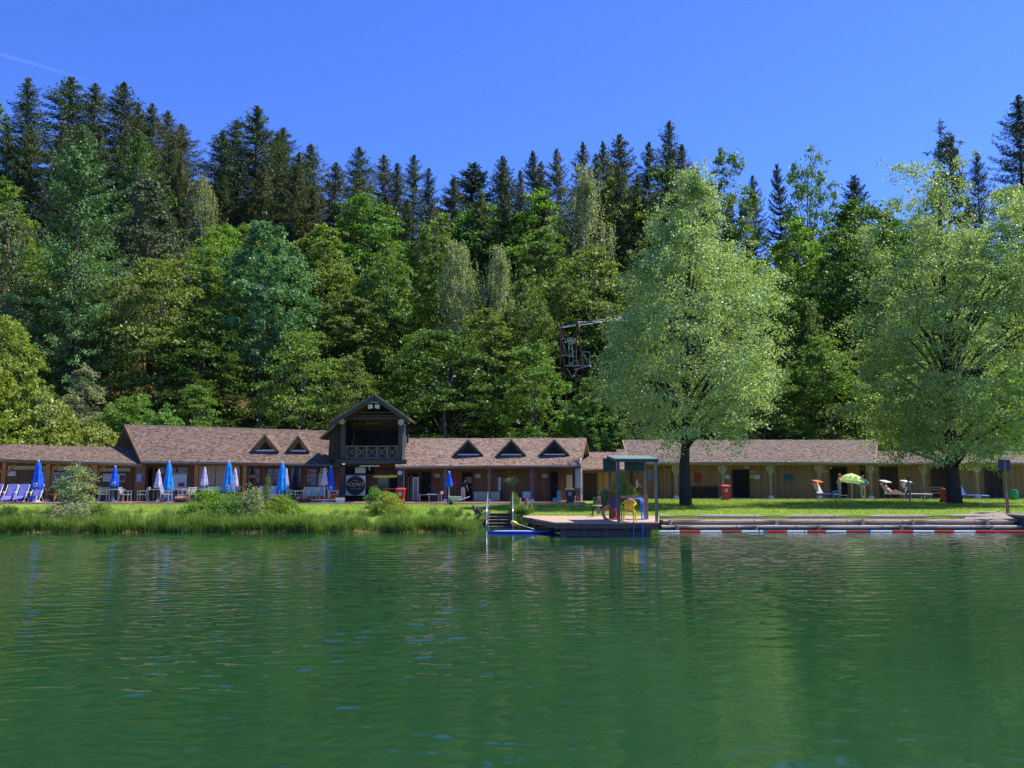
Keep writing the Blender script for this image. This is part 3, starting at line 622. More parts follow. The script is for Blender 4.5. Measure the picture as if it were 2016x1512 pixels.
def building(name, label, eL, eR, rL, rR, back, fz, wm, rm, gut=True, ends=(.15, .15), tails=0, cat='building', soff=TIM_BR, gm=None):
    eL, eR, rL, rR = [W(*p) if not isinstance(p, Vector) else p for p in (eL, eR, rL, rR)]
    r = thing(name, label, cat, (eL.x, rL.y, fz))
    d = (eR-eL); d.z = 0; d.normalize(); n = Vector((d.y, -d.x, 0)); n = n if n.y < 0 else -n
    bl = rL+(rL-eL)*1; br = rR+(rR-eR)*1; bl.z = eL.z; br.z = eR.z
    runL = abs((rL-eL).dot(n)); runR = abs((rR-eR).dot(n))
    mb = MB(); mb.slab(eL, eR, rR, rL, .10); mb.slab(br, bl, rL, rR, .10)
    rf = mb.build('roof', rm, r)
    # ridge cap of irregular shingles
    cp = MB(); L = (rR-rL).length; k = int(L/.28)
    for i in range(k):
        p = rL.lerp(rR, (i+.5)/k)+Vector((0, 0, random.uniform(.0, .035))); u = (rR-rL).normalized()
        for sgn in (1, -1):
            q = p+n*sgn*.16-Vector((0, 0, .085)); cp.slab(q-u*.15+n*sgn*.0, q+u*.15, p+u*.15, p-u*.15, .03)
    cp.build('ridge_cap', rm, rf)
    wl0 = eL-n*back; wl1 = eR-n*back
    slp = (rL.z-eL.z)/runL; topw = lambda z, b: z+slp*b-.11
    A = wl0+d*ends[0]; B = wl1-d*ends[1]; t = .12
    def wallbox(P, Q, zt0, zt1, nm, m):
        nn = Vector((-(Q-P).y, (Q-P).x, 0)).normalized()*t; vs = [Vector((P.x, P.y, fz-.1)), Vector((Q.x, Q.y, fz-.1)), Vector((Q.x, Q.y, zt1)), Vector((P.x, P.y, zt0))]
        vs += [v+nn for v in vs]; return MB().add(vs, [(0, 1, 2, 3), (7, 6, 5, 4), (0, 4, 5, 1), (1, 5, 6, 2), (2, 6, 7, 3), (3, 7, 4, 0)]).build(nm, m, r)
    wallbox(A, B, topw(eL.z, back), topw(eR.z, back), 'front_wall', wm)
    bk = max(.6, runL*2-back); C_ = A-n*(bk-back); D_ = B-n*(bk-back)
    wallbox(C_, D_, topw(eL.z, back)-.05, topw(eR.z, back)-.05, 'back_wall', wm)
    for P, Q, z, rz, rn in ((A, C_, eL.z, rL.z, runL), (B, D_, eR.z, rR.z, runR)):
        w0 = topw(z, back)-.02; sgn = d*.12 if P is A else d*-.12
        P2 = P-n*.13; Q2 = Q+n*.02; M_ = (P+Q)/2
        poly = [Vector((P2.x, P2.y, fz-.1)), Vector((Q2.x, Q2.y, fz-.1)), Vector((Q2.x, Q2.y, w0)), Vector((M_.x, M_.y, rz-.2)), Vector((P2.x, P2.y, w0))]
        MB().prism(poly, sgn).build('gable_wall', gm or wm, r)
    # eave beam and gutter
    e0 = eL+d*.2; e1 = eR-d*.1
    MB().bar(eL-n*.28-Vector((0, 0, .12))+d*.1, eR-n*.28-Vector((0, 0, .12))-d*.1, .16, .18).build('eave_beam', soff, r)
    if gut: MB().tube([eL+n*.05-Vector((0, 0, .09)), eR+n*.05-Vector((0, 0, .09))], .065, 8).build('gutter', GUT, r)
    rt = MB(); kk = int((eR-eL).length/.8)
    for i in range(kk+1):
        p = eL.lerp(eR, i/kk); q = rL.lerp(rR, i/kk); q = p.lerp(q, back/runL)
        rt.bar(p-n*.06-Vector((0, 0, .16)), q-Vector((0, 0, .16)), .09, .11)
    rt.build('rafters', soff, r)
    for P, Q in ((eL, rL), (eR, rR)):
        s = d*(-.03 if P is eL else .03); MB().bar(P+s-Vector((0, 0, .10)), Q+s-Vector((0, 0, .10)), .05, .2).build('barge_board', soff, r)
    r['_'] = 0; del r['_']
    return r, Wall(A+n*.001, B+n*.001), (eL, eR, rL, rR, n, d)
def framed(wall, x0, y0, x1, y1, parent, fm, name='window', mull=0, bars=0, pane=None, off=.015, fw=2.2):
    mb = MB(); wall.rect(mb, x0, y0, x0+fw, y1, off, .06); wall.rect(mb, x1-fw, y0, x1, y1, off, .06)
    wall.rect(mb, x0+fw, y0, x1-fw, y0+fw, off, .058); wall.rect(mb, x0+fw, y1-fw, x1-fw, y1, off, .058)
    for i in range(1, mull+1):
        xx = lerp(x0, x1, i/(mull+1)); wall.rect(mb, xx-.8, y0+fw, xx+.8, y1-fw, off, .054)
    for i in range(1, bars+1):
        yy = lerp(y0, y1, i/(bars+1)); wall.rect(mb, x0+fw, yy-.7, x1-fw, yy+.7, off, .05)
    f = mb.build(name, fm, parent); wall.rect(MB(), x0+fw, y0+fw, x1-fw, y1-fw, off, .02).build('pane', pane or GLASS, f); return f
def doorway(wall, x0, y0, x1, y1, parent, fm=TIM_BR, dm=DARKIN, handle=True):
    d = wall.rect(MB(), x0, y0, x1, y1, .004, .03).build('door', dm, parent)
    mb = MB(); wall.rect(mb, x0-1.8, y0-1.8, x0, y1, .003, .07); wall.rect(mb, x1, y0-1.8, x1+1.8, y1, .003, .07); wall.rect(mb, x0, y0-1.8, x1, y0, .003, .068)
    mb.build('frame', fm, d)
    if handle: wall.rect(MB(), x1-3.4, (y0+y1)/2, x1-2.2, (y0+y1)/2+2.6, .034, .04).build('handle', GUT, d)
    return d
def small_sign(wall, x0, y0, x1, y1, m, label, group=None, lines=2, mark=BLACK, off=.02, name='wall_sign', cat='sign'):
    p = wall.hit((x0+x1)/2, (y0+y1)/2, off); t = thing(name, label, cat, p, 0, group)
    wall.rect(MB(), x0, y0, x1, y1, off, .02).build('board', m, t); mb = MB(); rr = random.Random(int(x0*7+y0))
    for i in range(lines):
        yy = lerp(y0, y1, (i+.6)/(lines+.3)); xx = x0+1
        while xx < x1-1.4:
            w_ = rr.uniform(.8, 2.4); wall.rect(mb, xx, yy-.45, min(xx+w_, x1-1), yy+.4, off+.02, .004); xx += w_+.7
    if mb.v: mb.build('lettering', mark, t)
    return t
# terrace
PAVE = mat('terrace_paving', (.40, .17, .11), .85, .3, 5); PAVEG = mat('terrace_kerb', (.42, .38, .34), .9, .25, 3)
xr = GX(1150, 49, .7)
t_ = MB().box(-42, xr, 48.0, 54.6, .2, .70); tag(t_.build('terrace', PAVE), None, None, kind='structure')
tk = MB()
for i in range(46):
    x0 = -42+i*(xr+42)/46; tk.box(x0+.01, x0+(xr+42)/46-.01, 47.86, 47.995, .5, .66+random.uniform(0, .01))
tag(tk.build('terrace_kerb', PAVEG), None, None, kind='structure')
MB_ = MB().box(GX(1195, 57, .6), 36, 56.8, 59.4, .3, .64); tag(MB_.build('path', CONC), None, None, kind='structure')
tag(MB().box(xr+.01, GX(1195, 54, .6), 53.2, 55, .3, .63).build('path', CONC), None, None, kind='structure')

# A snack bar (far left)
A_, WA, ga = building('snack_bar', 'low wooden snack bar with orange posts at the left edge of the terrace', (-70, 901, 50), (279, 912.5, 50), (-70, 872, 53.2), (262, 881.5, 53.2), 2.0, .7, WO_BR, SH_B, soff=TIM_OR)
for i, px in enumerate((8, 95, 188)):
    b = W(px, 950, 50.35); mb = MB().box(b.x-.11, b.x+.11, 50.24, 50.46, .78, 3.0)
    for s in (-1, 1): mb.bar((b.x+s*.08, 50.35, 2.35), (b.x+s*.6, 50.35, 2.88), .1, .12)
    po = mb.build('post', TIM_OR, A_); MB().lathe([(.19, .70), (.15, .78), (.12, .8)], (b.x, 50.35, 0), 10).build('post_foot', WHITE, po)
item(WA, 'lintel_panel', 14, 917, 93, 924.5, CREAM, A_, .02, .03); item(WA, 'lintel_panel', 104, 917, 186, 926, CREAM, A_, .02, .03); item(WA, 'lintel_panel', 196, 921, 257, 928, CREAM, A_, .02, .03)
framed(WA, 76, 930, 141, 960, A_, CREAM, 'serving_window', 3, 0, fw=3)
posterm = mat('poster_photo', (.35, .10, .08), .5, .9, 4, col2=(.08, .16, .25))
WA.rect(MB(), 104, 939, 118, 955, .05, .01).build('poster', posterm, A_); WA.rect(MB(), 82, 937, 92, 954, .05, .01).build('poster', mat('poster_grey', (.45, .5, .5), .5, .7, 5), A_)
small_sign(WA, 11, 928, 31, 937, WHITE, 'white price board under the eave at the left edge of the snack bar', lines=1, mark=RED, name='price_board')
small_sign(WA, 31.6, 928, 38, 936.5, mat('photo_dark', (.12, .12, .16), .5, .8, 6), 'small dark picture board beside the left white price board', lines=0, name='picture_board')
small_sign(WA, 203, 933, 247, 948, WHITE, 'long white menu board with photos on the right side of the snack bar', lines=2, mark=RED, name='menu_board')
small_sign(WA, 236, 935, 246, 946.5, MATS['photo_dark'], 'dark food photo at the right end of the long white menu board', lines=0, off=.05, name='picture_board')
bb = MB(); WA.rect(bb, 28, 963, 80, 970, .3, .06); WA.rect(bb, 28, 973, 80, 975, .3, .45)
bt = thing('wooden_bench', 'orange wooden bench against the wall behind the blue deck chairs', 'bench', WA.hit(54, 980)); bb.build('seat', TIM_OR, bt)
for px in (31, 54, 77): WA.rect(MB(), px-1, 970, px+1, 986, .32, .06).build('leg', TIM_BR, bt)

# B long restaurant building left of the tower
B_, WB, gb = building('restaurant_building', 'long wooden restaurant with a brown shingle roof and two small dormers, left of the tower', (279, 907, 49.9), (672, 914, 51.6), (246, 836, 53.9), (672, 849, 55.8), 1.8, .7, WO_BR, SH_B, gm=PLAST)
def dormer(wallY, parent, px0, px1, pb, apx, apy, roofm, sidem, geo, group=None):
    """small triangular dormer standing on the roof slope"""
    eL, eR, rL, rR, n, d = geo; N3 = (eR-eL).cross(rL-eL).normalized(); N3 = N3 if N3.z > 0 else -N3
    def hit(px, py, lift=0):
        a = (px-1008)/F; b = (756-py)/F; dr = Vector((a, cP-b*sP, sP+b*cP)); o = Vector((0, 0, H0)); t = ((eL+N3*lift)-o).dot(N3)/dr.dot(N3); return o+dr*t
    A = hit(px0, pb); B = hit(px1, pb); A.y = B.y = (A.y+B.y)/2; c = W((px0+px1)/2, apy, A.y-.02); Mx = (A+B)/2; ap = Vector((Mx.x, A.y, c.z))
    run = -Vector((0, 1, 0)); slp = (rL.z-eL.z)/abs((rL-eL).dot(n))
    back = ap+Vector((0, (ap.z-A.z)/slp+.1, 0))
    f = MB(); ov = Vector((0, -.22, 0)); up = Vector((0, 0, .07))
    for S in (A, B):
        o = (S-Mx).normalized()*.16-Vector((0, 0, .1)); f.slab(S+o+ov+up, S+o+up+Vector((0, .3, .12)), back+up, ap+ov+up, .07)
    dr = f.build('dormer', roofm, parent)
    g = MB(); g.prism([A+Vector((0, .02, -.05)), B+Vector((0, .02, -.05)), ap+Vector((0, .02, -.08))], (0, .05, 0)); g.build('gable_panel', sidem, dr)
    g = MB(); q = lambda p, k: Mx+Vector((0, 0, .13*(ap.z-A.z)))+(p-Mx)*k
    g.prism([q(A, .5), q(B, .5), q(ap, .55)], (0, .012, 0)); g.build('opening', DARKIN, dr)
    g = MB(); g.bar(A+Vector((.1, -.03, .03)), B+Vector((-.1, -.03, .03)), .05, .07); g.build('sill', WHITE, dr)
    g = MB(); g.bar(A+Vector((.05, -.10, .0)), ap+Vector((0, -.10, -.04)), .05, .09); g.bar(B+Vector((-.05, -.10, .0)), ap+Vector((0, -.10, -.04)), .05, .09); g.build('verge', sidem, dr)
    # shingle ends stepping along the verge
    g = MB()
    for S in (A, B):
        for i in range(9):
            p = S.lerp(ap, (i+.4)/9)+Vector((0, -.2, .09)); o = (S-Mx).normalized(); g.box(p.x-.05, p.x+.05, p.y-.06, p.y+.12, p.z-.015, p.z+.045)
    g.build('verge_shingles', roofm, dr); return dr
for x0, x1, pb, ax, ay in ((497, 548, 888, 523, 859), (567, 608, 888.5, 589, 861)): dormer(None, B_, x0, x1, pb, ax, ay, SH_B, TIM_OR, gb)
TAN = mat('tan_shutter', (.50, .40, .27), .6, .12, 2)
for px, m in ((283, TIM_BR), (387, TIM_OR), (482, TIM_OR)):
    z0 = .7; p = WB.hit(px, 945, 1.4); MB().box(p.x-.1, p.x+.1, p.y-.1, p.y+.1, z0, 2.95).build('post', m, B_)
item(WB, 'corner_panel', 266, 912, 282, 988, WO_OR, B_, 1.3, .05)
framed(WB, 290, 920, 302, 962, B_, TIM_BR, 'narrow_window', 0, 0, fw=1.5)
framed(WB, 304, 919, 325, 934, B_, TIM_OR, 'window', 0, 0, fw=1.8); framed(WB, 327, 919, 347, 934, B_, TIM_OR, 'window', 0, 0, fw=1.8); framed(WB, 349, 919, 371, 934, B_, TIM_OR, 'window', 0, 0, fw=1.8)
item(WB, 'white_poster', 340, 931, 368, 961, WHITE, B_, .03, .03); item(WB, 'poster_picture', 351, 950, 363, 958, mat('food_red', (.6, .08, .06), .5, .8, 7), B_, .065, .01)
WB.rect(MB(), 306, 936, 338, 960, .02, .03).build('door', WO_OR, B_)
item(WB, 'kick_panel', 304, 963, 372, 985, WO_BR, B_, .02, .03)
item(WB, 'roller_shutter', 391, 917, 424, 955, TAN, B_, .03, .04); item(WB, 'roller_shutter', 425.5, 917, 472, 955, TAN, B_, .03, .04)
item(WB, 'counter', 383, 956, 476, 958, CREAM, B_, .03, .25); item(WB, 'counter_front', 386, 958.4, 474, 966, PLAST, B_, .03, .1)
for a in ((484, 921, 513, 952), (525, 921, 551, 952)): framed(WB, *a, B_, TIM_BR, 'window', 1, 1, fw=2)
item(WB, 'red_notice', 484, 935, 507, 941, mat('warm_notice', (.5, .2, .1), .5, .6, 8), B_, .09, .01); item(WB, 'poster', 525, 943, 545, 951, posterm, B_, .09, .01)
doorway(WB, 573, 922, 592, 985, B_, TIM_BR, GLASS)
framed(WB, 602, 922, 625, 958, B_, TIM_BR, 'window', 0, 3, fw=1.8)
for i, (a, b, c, d_, cc) in enumerate(((604, 927, 612, 933, (.6, .06, .05)), (612.5, 933, 623, 940, (.4, .42, .42)), (604, 942, 612, 948, (.5, .3, .15)), (613, 942, 623, 955, (.15, .3, .45)))): item(WB, 'window_card', a, b, c, d_, mat('card%d' % i, cc, .5, .4, 9), B_, .08, .008)
item(WB, 'notice_panel', 627, 931, 640, 957, CREAM, B_, .02, .03); item(WB, 'notice_panel', 631, 922, 646, 930, PLAST, B_, .02, .03)
small_sign(WB, 269.5, 932.5, 280, 948.5, mat('ice_blue', (.10, .25, .55), .4, .3, 6), 'blue ice cream price board at the left corner of the restaurant', lines=3, mark=WHITE, off=1.36, name='ice_cream_board')
for i, (a, b, c, d_, lb) in enumerate(((510, 957, 545, 983, 'white windbreak panel in front of the restaurant, left of the tallest middle parasol'), (601, 959, 640, 976, 'low white panel under the restaurant window with posters'))):
    t = thing('windbreak_panel', lb, 'panel', WB.hit((a+c)/2, d_, .9)); WB.rect(MB(), a, b, c, d_, .9, .04).build('panel', WHITE, t); mb = MB()
    for xx in (a+1, c-1): WB.rect(mb, xx-.8, d_+.1, xx+.8, 987, .9, .05)
    mb.build('frame', GUT, t)

# C changing rooms right of tower
C_, WC, gc = building('changing_rooms', 'brown wooden changing rooms with three dark dormers, right of the tower', (780, 917.5, 49.4), (1141, 915.5, 49.4), (780, 863.5, 53.3), (1153.5, 862.5, 53.3), 1.8, .7, WO_BR, SH_C)
for x0, x1, pb, ax, ay in ((896, 948, 896, 922, 868), (981, 1032, 896, 1007, 868), (1065, 1117, 895.5, 1091, 868)): dormer(None, C_, x0, x1, pb, ax, ay, SH_C, TIM_DK, gc)
for px in (877, 963, 1047):
    p = W(px, 950, 49.75); mb = MB().box(p.x-.085, p.x+.085, 49.66, 49.84, .74, 2.72)
    mb.lathe([(.1, 2.05), (.17, 2.15), (.17, 2.3), (.12, 2.42)], (p.x, 49.75, 0), 8); po = mb.build('post', TIM_GR, C_)
    MB().lathe([(.2, .70), (.13, .80), (.10, .86)], (p.x, 49.75, 0), 10).build('post_foot', WHITE, po)
for a in ((803, 931, 822, 985), (829, 929, 849, 985)): doorway(WC, *a, C_)
doorway(WC, 909, 930, 930, 985, C_); item(WC, 'door_glass', 916, 939, 929, 951, mat('warm_board', (.35, .17, .06), .6), C_, .04, .02)
doorway(WC, 1083, 929, 1098, 985, C_); doorway(WC, 968, 930, 986, 985, C_, dm=WO_BR, handle=False)
item(WC, 'red_door_panel', 890, 940, 900, 958, RED, C_, .02, .02)
for i, (a, b, c, d_, lb) in enumerate(((860, 933, 865, 940, 'small pale sign on the changing rooms left of the small blue parasol'), (935.5, 934, 946, 940.5, 'small pale sign right of the open changing room doorway'), (1067.5, 933.5, 1077.5, 939.5, 'small pale sign left of the narrow doorway by the turquoise chair'), (855, 933, 859, 938, 'tiny pale plate on the changing room wall beside the dark doorway'))):
    small_sign(WC, a, b, c, d_, CREAM, lb, 'small signs on the changing rooms', lines=1)
small_sign(WC, 854, 943, 866, 953, mat('red_dull', (.28, .03, .02), .6), 'dull red square notice on the changing room wall', lines=0, name='red_notice')
small_sign(WC, 981, 939.5, 986.5, 966, WHITE, 'narrow white banner with dark letters beside the brown door', lines=7, name='banner', cat='banner')
bw = MB(); p0 = W(1150, 872, 53.0); p1 = W(1142.5, 914, 49.6); bw.bar(p0, p1, .05, .14); bw.build('downpipe', WHITE, C_, 'white rake trim and downpipe')
p2 = W(1144, 925, 49.6); MB().tube([p1, (p2.x, 49.6, 2.5), (p2.x, 49.6, .72)], .05, 8).build('downpipe', WHITE, C_)
MB().bar(W(1129, 925, 49.6)+Vector((0, 0, .2)), Vector((W(1129, 925, 49.6).x, 49.6, .7)), .13).build('post', TIM_DK, C_)
st = MB(); rr = random.Random(5); x0 = GX(1133, 49.9, 1); x1 = GX(1146.5, 49.9, 1)
for j in range(5):
    for i in range(3):
        a = lerp(x0, x1, i/3); st.box(a+.01, a+(x1-x0)/3-.012, 49.85+rr.uniform(0, .03), 50.1, .7+j*.15+.006, .7+j*.15+.142)
st.build('stone_base', mat('rubble', (.30, .20, .13), .9, .6, 7), C_)
MB().box(x0, x1, 49.9, 50.1, 1.46, 2.72).build('end_wall', CREAM, C_)
item(WC, 'yellow_panel', 1115, 935, 1129, 963, mat('pale_yellow', (.62, .56, .22), .6, .1), C_, .6, .04); item(WC, 'lit_boards', 1099, 938, 1113, 985, WO_BR, C_, .3, .03)

# E link building
E_, WE, ge = building('link_building', 'small orange shed with a brown door between the two long buildings', (1146, 923, 53.4), (1232, 923, 53.4), (1146, 890.5, 56), (1236, 890.5, 56), .55, .62, WO_LT, SH_C)
doorway(WE, 1148.5, 931, 1176, 985, E_, TIM_OR, WO_DK)
# D long right cabins
D_, WD, gd = building('cabin_row', 'long row of ochre wooden cabins with a pale shingle roof behind the lawn trees', (1240, 909.5, 57), (1722, 909.5, 57), (1226, 866, 61), (1727, 866, 61), 2.1, .64, WO_OC, SH_D, soff=TIM_PALE)
D2_, WD2, gd2 = building('cabin_row_end', 'lower ochre end of the cabin row behind the right lawn tree', (1723, 909.6, 57.02), (2120, 911, 57.02), (1719, 888.5, 59.1), (2120, 888.5, 59.1), 1.95, .64, WO_OC, SH_D, soff=TIM_PALE)
MB().slab(W(1222, 908, 57.2), W(1246, 908, 57.2), W(1246, 884.5, 59.2), W(1213, 884.5, 59.2), .1).build('side_roof', SH_D, D_)
WDL = Wall((WD.p0.x-.0, WD.p0.y), (WD.p1.x, WD.p1.y))
item(WD, 'side_screen', 1241, 928, 1246, 980, WO_DK, D_, 1.5, .06)
for px in (1331, 1423, 1517, 1613, 1714, 1818, 1923):
    par = D_ if px < 1722 else D2_; p = W(px, 950, 57.35); mb = MB().lathe([(.085, .78), (.10, 1.2), (.095, 2.1), (.12, 2.16)], (p.x, 57.35, 0), 8)
    mb.box(p.x-.1, p.x+.1, 57.25, 57.45, 2.45, 3.0)
    mb.prism([(p.x-.32, 57.3, 2.85), (p.x-.26, 57.3, 2.5), (p.x-.13, 57.3, 2.32), (p.x-.1, 57.3, 2.14), (p.x+.1, 57.3, 2.14), (p.x+.13, 57.3, 2.32), (p.x+.26, 57.3, 2.5), (p.x+.32, 57.3, 2.85)], (0, .1, 0))
    po = mb.build('post', TIM_PALE, par); MB().lathe([(.24, .64), (.2, .70), (.1, .82)], (p.x, 57.35, 0), 10).build('post_foot', WHITE, po)
doorway(WD, 1443, 926, 1474, 980, D_, mat('dark_red_frame', (.16, .03, .02), .6), DARKIN, False)
for a in ((1635, 920, 1667, 980),): doorway(WD, *a, D_, TIM_BR, DARKIN, False)
for a in ((1733, 920, 1767, 981), (1834, 921, 1866, 981), (1940, 924, 1972, 981)): doorway(WD2, *a, D2_, TIM_BR, WO_DK, False)
framed(WD, 1273, 923, 1286, 949, D_, TIM_PALE, 'window', 0, 0, fw=1.6)
doorway(WD, 1297, 921, 1322, 979, D_, TIM_BR, WO_OC, False)
item(WD, 'wall_bench', 1361, 958, 1411, 961, WO_DK, D_, .03, .5); item(WD, 'bench_front', 1361, 961, 1411, 980, WO_DK, D_, .03, .42)
GRN = mat('dark_green_board', (.02, .10, .06), .4, .3, 3)
for a, b, c, d_, m, ln, lb, nm in ((1367, 931, 1380, 949, mat('poster_red', (.42, .03, .03), .5), 0, 'plain red poster on the cabin wall right of the big tree trunk', 'poster'), (1427, 935, 1436, 942.5, WHITE, 2, 'small white and green sign left of the dark cabin doorway', 'wall_sign'), (1465, 916, 1475, 921.5, mat('sign_yellowish', (.65, .6, .35), .5), 1, 'pale yellow sign above the dark cabin doorway', 'wall_sign'),
    (1477, 927, 1487, 930, CREAM, 1, 'thin pale name plate right of the dark cabin doorway', 'wall_sign'), (1475, 935.5, 1484, 941, YEL, 0, 'yellow sign right of the dark cabin doorway', 'wall_sign'), (1485, 934.5, 1496, 943, WHITE, 3, 'white notice beside the yellow sign on the cabins', 'wall_sign'),
    (1544, 934, 1562, 947, mat('poster_teal', (.03, .15, .15), .5, .9, 3, col2=(.02, .05, .05)), 0, 'dark teal picture poster on the middle of the cabin row', 'poster'), (1620, 926.5, 1630, 930, CREAM, 1, 'thin pale name plate left of the doorway behind the man in the red cap', 'wall_sign')):
    small_sign(WD, a, b, c, d_, m, lb, None, ln, GRN if m is WHITE else BLACK, name=nm)
lm = mat('lamp_glass', (.8, .65, .3), .3); p = WD.hit(1635, 921, .1); t = thing('wall_lamp', 'small round yellowish wall lamp at the corner of a cabin doorway', 'lamp', p)
MB().sph(p+Vector((0, -.06, 0)), .09, .09, .09).build('globe', lm, t, smooth=True); MB().box(p.x-.05, p.x+.05, p.y, p.y+.1, p.z-.03, p.z+.03).build('bracket', GUT, t)

TIM_TW = mat('tower_timber', (.085, .068, .056), .85, .4, 4, sc=(3, 3, .6))
# tower with balcony
T_ = thing('balcony_tower', 'dark wooden tower with an open balcony and gabled roof between the two long buildings', 'building', W(735, 987, 50.0))
TY = 50.0; xl = GX(675, TY, 3); xr_ = GX(788.5, TY, 3); zf = W(735, 905, TY).z; zr = W(735, 878.5, TY).z; zt = W(735, 826, TY).z
YB = 52.9
for x in (xl, xr_):
    for y in (TY, YB-.2):
        MB().box(x-.14, x+.14, y-.14, y+.14, .70, zf-.28).build('post', TIM_TW if y == TY else TIM_DK, T_)
        MB().box(x-.13, x+.13, y-.13, y+.13, zf+.02, zt+.05).build('upper_post', TIM_TW if y == TY else TIM_DK, T_)
MB().box(xl-.4, xr_+.4, TY-.32, TY+.12, zf-.24, zf-.0).build('balcony_beam', TIM_TW, T_)
MB().box(xl-.1, xr_+.1, TY+.13, YB, zf-.2, zf-.05).build('balcony_floor', WO_DKH, T_)
bk = MB(); bk.box(xl-.36, xl-.1, TY-.5, TY+.3, zf-.44, zf-.25); bk.box(xr_-.1, xr_+.16, TY-.4, TY+.3, zf-.44, zf-.25); bk.build('corbel', TIM_DK, T_)
rail = MB(); rail.box(xl+.14, xr_-.14, TY-.06, TY+.06, zr-.05, zr+.03); rail.box(xl+.14, xr_-.14, TY-.05, TY+.05, zf+.05, zf+.14); rl = rail.build('railing', TIM_GR, T_)
pnl = MB()
for i in range(6):
    x = lerp(xl+.2, xr_-.2, i/5); pnl.box(x-.05, x+.05, TY-.045, TY+.045, zf+.145, zr-.055)
    if i < 5:
        xn = lerp(xl+.2, xr_-.2, (i+1)/5); pnl.bar((x+.05, TY-.02, zf+.15), (xn-.05, TY-.02, zr-.06), .03, .05); pnl.bar((x+.05, TY+.012, zr-.06), (xn-.05, TY+.012, zf+.15), .03, .05)
pnl.build('cross_braces', TIM_GR, rl)
MB().box(xl+.2, xr_-.2, TY+.35, TY+.37, zf+.0, zr-.15).build('inner_screen', WO_BR, T_)
for x, nm in ((xl, 'left'), (xr_, 'right')):
    MB().box(x-.05, x+.05, TY+.15, YB-.35, zf, zt).build('side_wall', WO_DK, T_)
    MB().box(x-.05, x+.05, TY+1.2, YB-.35, .7, zf-.21).build('side_wall', WO_DK, T_)
MB().box(xl+.05, xr_-.05, YB-.1, YB, .7, zf-.21).build('back_wall', WO_DK, T_)
MB().box(xl+.14, xr_-.14, YB-.1, YB, zf+.0, zt-.1).build('back_wall', WO_DK, T_)
ap = W(737, 778.5, TY-.75); er = W(806, 826, TY-.75); el = W(651, 832, TY-.75); el2 = W(634, 850, TY+.3)
bv = Vector((0, 3.7, 0)); rf = MB(); rf.slab(el, el+bv, ap+bv, ap, .12); rf.slab(er+bv, er, ap, ap+bv, .12); trf = rf.build('roof', SH_B, T_)
lo = MB(); lo.slab(W(628, 862, TY+.55), W(628, 862, TY+.55)+Vector((0, 2.3, 0)), el+Vector((0.02, 3.5, -.02)), el+Vector((.02, 1.1, -.02)), .1); lo.build('lower_roof', SH_B, T_)
vb = MB(); dn = Vector((0, -.02, -.14)); vb.bar(el+dn, ap+dn, .05, .2); vb.bar(er+dn, ap+dn, .05, .2); vb.build('barge_board', TIM_TW, trf)
vs = MB()
for S in (el, er):
    k = 22
    for i in range(k):
        p = S.lerp(ap, (i+.5)/k)+Vector((0, -.03, .03)); vs.box(p.x-.06, p.x+.06, p.y-.05, p.y+.1, p.z-.03, p.z+.05)
vs.build('verge_shingles', SH_D, trf)
tr = MB(); zc = W(735, 818, TY).z
for k in range(6):
    z = lerp(zt+.1, ap.z-.7, k/6) if False else None
for k, py in enumerate((821, 826, 831, 837, 842, 847)):
    q = W(735, py, TY+.3+k*.42); tr.box(xl+.05, xr_-.05, q.y-.05, q.y+.05, q.z-.06, q.z+.05)
tr.build('ceiling_beams', mat('red_timber', (.13, .065, .045), .7, .4, 3), T_)
MB().prism([(xl-.35, YB-.3, zt), (xr_+.35, YB-.3, zt), (ap.x, YB-.3, ap.z-.22)], (0, .06, 0)).build('gable_panel', WO_DKH, T_)
MB().prism([W(646, 905, TY+.75), W(672, 905, TY+.75), W(672, 831, TY+.75), W(650, 842, TY+.75)], (0, 1.9, 0)).build('side_bay', WO_DK, T_)
for py in (812, 818): q = W(735, py, TY-.1); MB().box(xl-.1+(818-py)*.035, xr_+.1-(818-py)*.035, TY-.06, TY+.02, q.z-.04, q.z+.04).build('gable_beam', TIM_TW, T_)
MB().box(xl-.4, xr_+.4, TY-.1, TY+.018, zt-.02, zt+.16).build('tie_beam', TIM_DK, T_)
MB().tube([er+Vector((-.05, .2, -.2)), (xr_+.25, TY-.15, zt-.3), (xr_+.22, TY-.15, .72)], .045, 8).build('downpipe', GUT, T_)
# tower ground floor
WT = Wall((xl, TY+1.2), (xr_, TY+1.2))
MB().box(xl-.05, xr_+.05, TY+1.205, TY+1.3, .7, zf-.21).build('front_wall', WO_BR, T_)
item(WT, 'dark_window', 680, 918, 737, 933, DARKIN, T_, .01, .03); item(WT, 'counter_shelf', 680, 934, 730, 936.5, TIM_GR, T_, .02, .3); item(WT, 'back_counter', 680, 962, 733, 983, DARKIN, T_, .02, .2)
doorway(WT, 744, 939, 764, 984, T_, TIM_GR, GLASS); doorway(WT, 768, 939, 784, 984, T_, TIM_BR, DARKIN, False)
p = W(700, 956, TY+.25); t = thing('cafe_sign', 'square grey board with a black disc reading MOCAFE in gold letters', 'sign', (p.x, p.y, W(700, 977, TY+.25).z))
hw = 19.3/F*TY; MB().box(p.x-hw, p.x+hw, p.y, p.y+.04, p.z-hw, p.z+hw).build('board', mat('pale_board', (.60, .56, .50), .7, .12), t)
M90 = Matrix.Rotation(R_(90), 3, 'X').to_4x4()
MB().lathe([(hw*.98, 0), (hw*.98, .02)], (p.x, p.y-.001, p.z), 48, M=M90).build('disc', BLACK, t)
